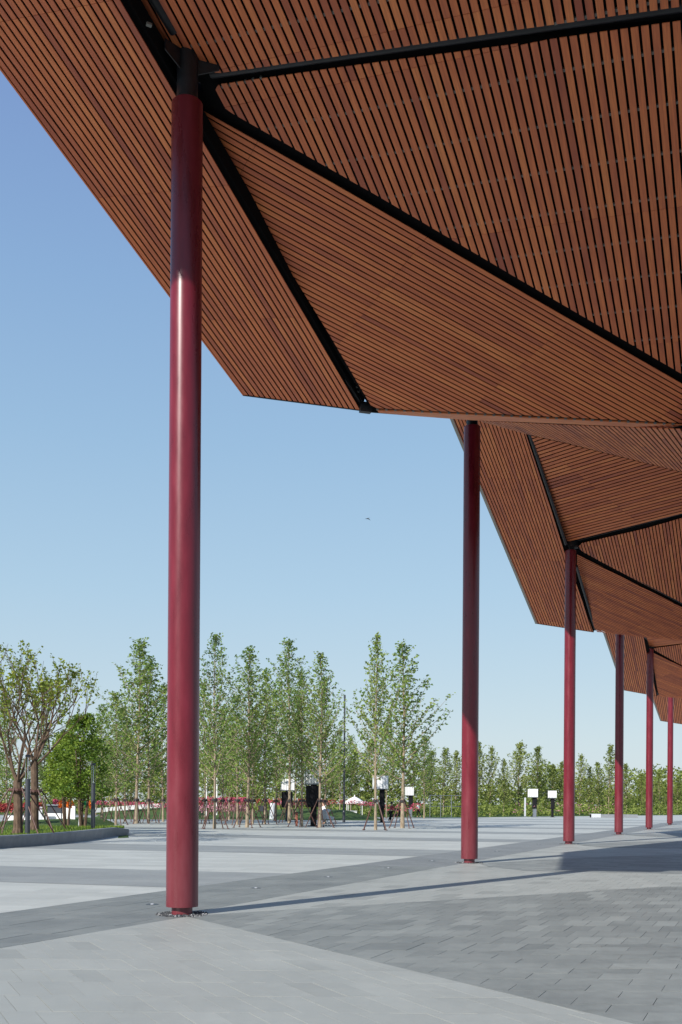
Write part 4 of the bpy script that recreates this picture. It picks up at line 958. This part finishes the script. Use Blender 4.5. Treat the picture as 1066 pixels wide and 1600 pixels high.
blossom_bed('crimson_flower_band', band((150, 185, 220, 262), (1257, 1258, 1259.5, 1262), 100), 0.35, M_pink, 'crimson flower band above the white ribbon wall', 650, 0.11)
blossom_bed('red_shrub_bed', band((-10, 20, 45, 62), (1268, 1268, 1267, 1266), 60), 0.45, M_redf, 'low red plants behind the leftmost trees', 800, 0.11)
blossom_bed('pink_flowers_far_right', [at(800, 1270, 124), at(860, 1269.5, 131), at(905, 1269, 138), at(960, 1268, 146)], 1.2, M_lpink, 'scattered pink flowers under the far trees around the third and fourth columns', 130, 0.13)
blossom_bed('red_flowers_middle', band((600, 640, 665), (1268, 1267, 1266), 118), 0.8, M_pink, 'red and pink flowers behind the airy trees', 150, 0.15)
rw = [(148, 1270), (160, 1269), (180, 1267.5), (205, 1265.3), (230, 1263.3), (250, 1262.2), (256, 1261)]
t = empty('ribbon_wall', tuple(at(160, 1269, 98)[:2])+(0,), 'long white curved ribbon wall on the green mound left of the nearest column', 'wall'); tl = Vector(t.location)
mb = MB(); P = [at(x, y, 98+i*0.4) for i, (x, y) in enumerate(rw)]
for i in range(len(P)-1):
    h0 = 0.42 if i < 5 else 0.3; q = [P[i], P[i+1], P[i+1]+Vector((0, .35, 0)), P[i]+Vector((0, .35, 0))]; mb.prism([v-tl for v in q], Vector((0, 0, h0)))
link('wall_band', mb.mesh('wall_band'), M_white, t)
# green mounds
def mound(x0, x1, Y0, Y1, h, name='green_mound'):
    a = at(x0, 1275, Y0).x; b = at(x1, 1275, Y0).x; mb = MB(); mb.smooth = True; nx, ny = 24, 8; V = []
    for j in range(ny+1):
        for i in range(nx+1):
            u, v = i/nx, j/ny; e = min(1, min(u, 1-u)*5); e = e*e*(3-2*e); f_ = min(1, v*2.2); f_ = f_*f_*(3-2*f_)
            V.append((a+(b-a)*u, Y0+(Y1-Y0)*v, 0.0+h*e*f_*(0.85+0.15*math.sin(u*9+v*3))))
    mb.add(V, [(j*(nx+1)+i, j*(nx+1)+i+1, (j+1)*(nx+1)+i+1, (j+1)*(nx+1)+i) for j in range(ny) for i in range(nx)]); link(name, mb.mesh(name), M_grass, kind='structure')
mound(120, 300, 93, 112, 1.15); mound(296, 600, 95, 116, 0.95); mound(-80, 90, 56, 72, 0.5)
# sign, planter box, pale conical bollard, white wall, orange flowers behind the lawn
p = G(108, 1292); k = p.y/F; t = empty('sign_board', (p.x, p.y, 0), 'white blank sign board standing on the brick-red box, behind the lawn', 'sign')
mb = MB(); mb.box((0, 0, 9*k), 19*k, 0.15, 23*k); link('panel', mb.mesh('panel'), M_white, t)
mb = MB(); mb.box((0, 0.1, 8.3*k), 20*k, 0.3, 0.7*k); mb.box((0, 0.1, 32*k), 20*k, 0.3, 0.7*k); link('panel_frame', mb.mesh('panel_frame'), M_lgrey, t)
t2 = empty('planter_box', (p.x, p.y, 0), 'brick-red box under the white sign board', 'planter'); mb = MB(); mb.box((0, 0.1, 0), 21*k, 0.8, 8.2*k); link('box_body', mb.mesh('box_body'), M_brick, t2)
mb = MB(); mb.box((0, 0.1, 7.6*k), 21.8*k, 0.9, 0.5*k); link('rim', mb.mesh('rim'), M_brick, t2)
for cx_, lb in ((96, 'orange flower ball on the left above the white sign'), (109, 'orange flower ball on the right above the white sign'), (143, 'small orange flower ball behind the second post lamp')):
    q = at(cx_, 1257, 56); st = empty('flower_ball', (q.x, q.y, 0), lb, 'flower ball', 'orange flower balls')
    mb = MB(); leaf_quads(mb, Vector((0, 0, q.z)), 0.24, 160, 0.11, rnd, 1.0); link('blossoms', mb.mesh('blossoms'), M_orange, st)
    mb = MB(); mb.tube([(0, 0, 0), (0, 0, q.z)], 0.03, 6); link('stem', mb.mesh('stem'), M_dgrey, st)
for (x, y, m_, lb, cn) in ((87, 1252, M_pink, 'pink ribbon bunch left of the orange flower balls', 'ribbon'), (132, 1255, M_green, 'green ribbon bunch near the second post lamp', 'ribbon'), (53, 1251, M_green, 'green ribbon tied at the second bare-branched tree', 'ribbon')):
    q = at(x, y, 55 if x > 60 else 46); mb = MB()
    leaf_quads(mb, Vector((0, 0, 0)), 0.16, 45, 0.12, rnd, 1.3); o = link('ribbon_bunch', mb.mesh('ribbon_bunch'), m_, loc=q); o['label'] = lb; o['category'] = cn
p = G(124, 1296); k = p.y/F; t = empty('conical_bollard', (p.x, p.y, 0), 'pale grey cone-shaped bollard between the sign and the second post lamp', 'bollard')
mb = MB(); mb.lathe([(2.6*k, 0), (2.6*k, 2*k), (1.7*k, 4*k), (0.9*k, 22*k), (1.3*k, 24*k), (1.1*k, 30*k), (0, 31*k)], n=16); me = mb.mesh('cone'); smooth_by_angle(me); link('cone', me, M_lgrey, t)
mb = MB(); mb.lathe([(3.2*k, 0), (3.2*k, 0.06), (2.4*k, 0.08)], n=16); link('base', mb.mesh('base'), M_grey, t)
a = G(20, 1286); p = G(86, 1286); k = p.y/F; t = empty('white_low_wall', (p.x, p.y, 0), 'low white wall behind the lawn, left of the sign board', 'wall')
mb = MB(); mb.box((0, 0, 0), 30*k, 0.4, 15*k); mb.box((-60*k, 2.5, 0), 60*k, .4, 10*k); link('wall_block', mb.mesh('wall_block'), M_white, t)
p = G(64, 1286); k = p.y/F; t = empty('pale_panel', (p.x, p.y-0.8, 0), 'pale lilac upright panel behind the second bare-branched tree', 'panel')
mb = MB(); mb.box((0, 0, 0.02), 14*k, 0.1, 26*k); link('board', mb.mesh('board'), M_lgrey, t); mb = MB(); mb.box((0, 0.1, 0), 15*k, 0.4, 0.05); link('foot', mb.mesh('foot'), M_grey, t)
p = G(88, 1284); k = p.y/F; t = empty('dark_kiosk', (p.x, p.y+0.8, 0), 'dark grey kiosk behind the low white wall', 'kiosk')
mb = MB(); mb.box((0, 0, 0), 30*k, 1.2, 25*k); link('body', mb.mesh('body'), M_dgrey, t); mb = MB(); mb.box((0, 0, 25*k), 32*k, 1.5, 0.1); link('roof', mb.mesh('roof'), M_grey, t)
# draped grey stand, dark box
p = G(426, 1281); k = p.y/F; t = empty('draped_stand', (p.x, p.y, 0), 'upright stand covered with a pale grey sheet, between the staked trees', 'covered stand')
mb = MB(); mb.smooth = True; ns = 14; vs = []
for z in range(6):
    for i in range(ns):
        a = i*2*math.pi/ns; rr = (5.3-0.35*z)*k*(1+0.13*math.sin(i*2.3+z*0.5)); vs.append((rr*math.cos(a), rr*0.7*math.sin(a), z/5*26*k))
mb.add(vs, [(z*ns+i, z*ns+(i+1) % ns, (z+1)*ns+(i+1) % ns, (z+1)*ns+i) for z in range(5) for i in range(ns)]+[tuple(range(5*ns, 6*ns))]); link('sheet_cover', mb.mesh('sheet_cover'), M_lgrey, t)
mb = MB(); mb.box((0, 0, 0), 7*k, 5*k, 0.08); link('base', mb.mesh('base'), M_dgrey, t)
p = G(408, 1279); k = p.y/F; t = empty('grey_cabinet', (p.x, p.y+2, 0), 'dark grey cabinet on legs left of the draped stand', 'cabinet')
mb = MB(); mb.box((0, 0, 11*k), 13*k, 0.6, 9*k); link('body', mb.mesh('body'), M_dgrey, t)
for sx in (-1, 1): mb = MB(); mb.box((sx*5.5*k, 0, 0), 0.08, 0.08, 11*k); link('leg', mb.mesh('leg'), M_dgrey, t)

# ---- people
def person(loc, rz, top_m, leg_m, label, lean=0.0, sit=False):
    t = empty('person', loc, label, 'person', rz=rz)
    def skin_obj(name, V, E_, R, m):
        me = bpy.data.meshes.new(name); me.from_pydata(V, E_, []); o = link(name, me, m, t)
        md = o.modifiers.new('skin', 'SKIN'); md.use_smooth_shade = True
        for i, r_ in enumerate(R): me.skin_vertices[0].data[i].radius = (r_, r_)
        me.skin_vertices[0].data[0].use_root = True
        sb = o.modifiers.new('sub', 'SUBSURF'); sb.levels = sb.render_levels = 1; return o
    L = lean
    V = [(0, 0, .93), (0, L*.2, 1.15), (0, L*.5, 1.40), (0, L*.55, 1.5), (0, L*.6, 1.56), (0, L*.65, 1.66),
         (-.19, L*.5, 1.39), (-.25, L+.03, 1.13), (-.2, L+.26, 1.0), (-.19, L+.35, .98), (.19, L*.5, 1.39), (.25, L+.03, 1.13), (.2, L+.26, 1.0), (.19, L+.35, .98),
         (-.1, 0, .88), (-.12, .1, .5), (-.12, .02, .08), (-.12, .16, .035), (.1, 0, .88), (.12, -.08, .5), (.12, -.24, .10), (.12, -.1, .035)]
    E_ = [(0, 1), (1, 2), (2, 3), (3, 4), (4, 5), (2, 6), (6, 7), (7, 8), (8, 9), (2, 10), (10, 11), (11, 12), (12, 13), (0, 14), (14, 15), (15, 16), (16, 17), (0, 18), (18, 19), (19, 20), (20, 21)]
    R = [.14, .125, .13, .055, .09, .095, .06, .045, .035, .035, .06, .045, .035, .035, .095, .06, .045, .04, .095, .06, .045, .04]
    skin_obj('body', V, E_, R, M_skin)
    Vt = [(0, 0, .95), (0, L*.2, 1.15), (0, L*.5, 1.41), (-.19, L*.5, 1.39), (-.25, L+.03, 1.13), (-.21, L+.2, 1.02), (.19, L*.5, 1.39), (.25, L+.03, 1.13), (.21, L+.2, 1.02)]
    skin_obj('jacket', Vt, [(0, 1), (1, 2), (2, 3), (3, 4), (4, 5), (2, 6), (6, 7), (7, 8)], [.17, .155, .155, .075, .06, .05, .075, .06, .05], top_m)
    Vp = [(0, 0, .93), (-.1, 0, .85), (-.12, .1, .5), (-.12, .02, .12), (.1, 0, .85), (.12, -.08, .5), (.12, -.24, .14)]
    skin_obj('trousers', Vp, [(0, 1), (1, 2), (2, 3), (0, 4), (4, 5), (5, 6)], [.155, .11, .075, .06, .11, .075, .06], leg_m)
    mb = MB(); mb.smooth = True; mb.lathe([(.0, 1.78), (.07, 1.77), (.105, 1.70), (.108, 1.63), (.09, 1.58), (.05, 1.56)], c=(0, L*.65-.02, 0), n=12); link('hair', mb.mesh('hair'), M_hair, t)
    mb = MB(); mb.box((0, L*.65+.095, 1.635), 0.02, 0.03, 0.03); link('nose', mb.mesh('nose'), M_skin, t)
    return t
M_red2 = mat('red_coat', (0.35, 0.06, 0.06), 0.8)
q = G(505, 1288); person((q.x, q.y, 0), 2.6, M_white, M_dgrey, 'person in a white top walking just right of the large black-draped post', lean=0.05)
q = G(610.5, 1284.5); person((q.x, q.y, 0), -1.2, M_red2, M_black, 'person in a dark red jacket bending over the black stroller', lean=0.18)
q = G(654, 1277); person((q.x, q.y, 0), 0.9, M_lgrey, M_black, 'person in pale grey standing right of the small white box post')
def stroller(px, base, m, label, rz):
    q = G(px, base); t = empty('stroller', (q.x, q.y, 0), label, 'stroller', rz=rz)
    mb = MB(); mb.prism([Vector(v) for v in ((-.24, -.3, .5), (-.24, .35, .42), (-.24, .42, .62), (-.24, -.1, .72), (-.24, -.36, 1.0))], Vector((.48, 0, 0))); link('seat', mb.mesh('seat'), m, t)
    mb = MB(); pr = [(-.25, -.38, .85), (-.25, -.34, 1.08), (-.25, -.12, 1.18), (-.25, .12, 1.08)]; mb.prism([Vector(v) for v in pr], Vector((.5, 0, 0))); link('hood', mb.mesh('hood'), m, t)
    mb = MB()
    for sx in (-.22, .22):
        mb.tube([(sx, .4, .12), (sx, .1, .45), (sx, -.55, 1.02)], .014, 5); mb.tube([(sx, -.4, .12), (sx, 0, .6)], .014, 5)
    mb.tube([(-.22, -.55, 1.02), (.22, -.55, 1.02)], .018, 5); link('frame', mb.mesh('frame'), M_lgrey, t)
    for sx in (-.25, .25):
        for sy in (.4, -.4):
            mb = MB(); pts = [(sx, sy+.11*math.cos(a*.785), .12+.11*math.sin(a*.785)) for a in range(9)]; mb.tube(pts, .018, 5); mb.tube([(sx-.01, sy, .12), (sx+.01, sy, .12)], .03, 6); link('wheel', mb.mesh('wheel'), M_black, t)
stroller(619, 1284, M_black, 'black stroller behind the wide airy tree', 1.5)
stroller(512, 1290.5, M_lgrey, 'pale grey stroller at the foot of the staked tree beside the large post', -0.8)
# red litter-bin-like posts left of the big post
p = G(463.5, 1291); k = p.y/F; t = empty('red_post', (p.x, p.y, 0), 'short dark red post left of the slim staked tree', 'post')
mb = MB(); mb.box((0, 0, 0), 3.6*k, 3.6*k, 21*k); link('shaft', mb.mesh('shaft'), M_brick, t); mb = MB(); mb.box((0, 0, 21*k), 4.2*k, 4.2*k, 0.05); link('cap', mb.mesh('cap'), M_black, t)
# ---- a bird in the sky
q = at(574.5, 810.5, 58); t = empty('bird', tuple(q), 'small bird gliding alone in the open sky', 'bird', rz=0.6)
mb = MB(); mb.smooth = True; mb.tube([(0, -.12, 0), (0, -.06, .01), (0, .04, .01), (0, .1, .02), (0, .13, .015)], [.004, .022, .026, .016, .003], 8); link('body', mb.mesh('body'), M_dgrey, t)
for s_ in (-1, 1):
    mb = MB(); mb.prism([Vector(v) for v in ((s_*.015, .05, .02), (s_*.1, .06, -.0), (s_*.2, -.02, -.07), (s_*.1, -.03, -.01), (s_*.015, -.03, .015))], Vector((0, 0, .006))); link('wing', mb.mesh('wing'), M_dgrey, t)
mb = MB(); mb.prism([Vector(v) for v in ((-.01, -.11, 0), (.01, -.11, 0), (.03, -.18, 0), (-.03, -.18, 0))], Vector((0, 0, .005))); link('tail', mb.mesh('tail'), M_dgrey, t)
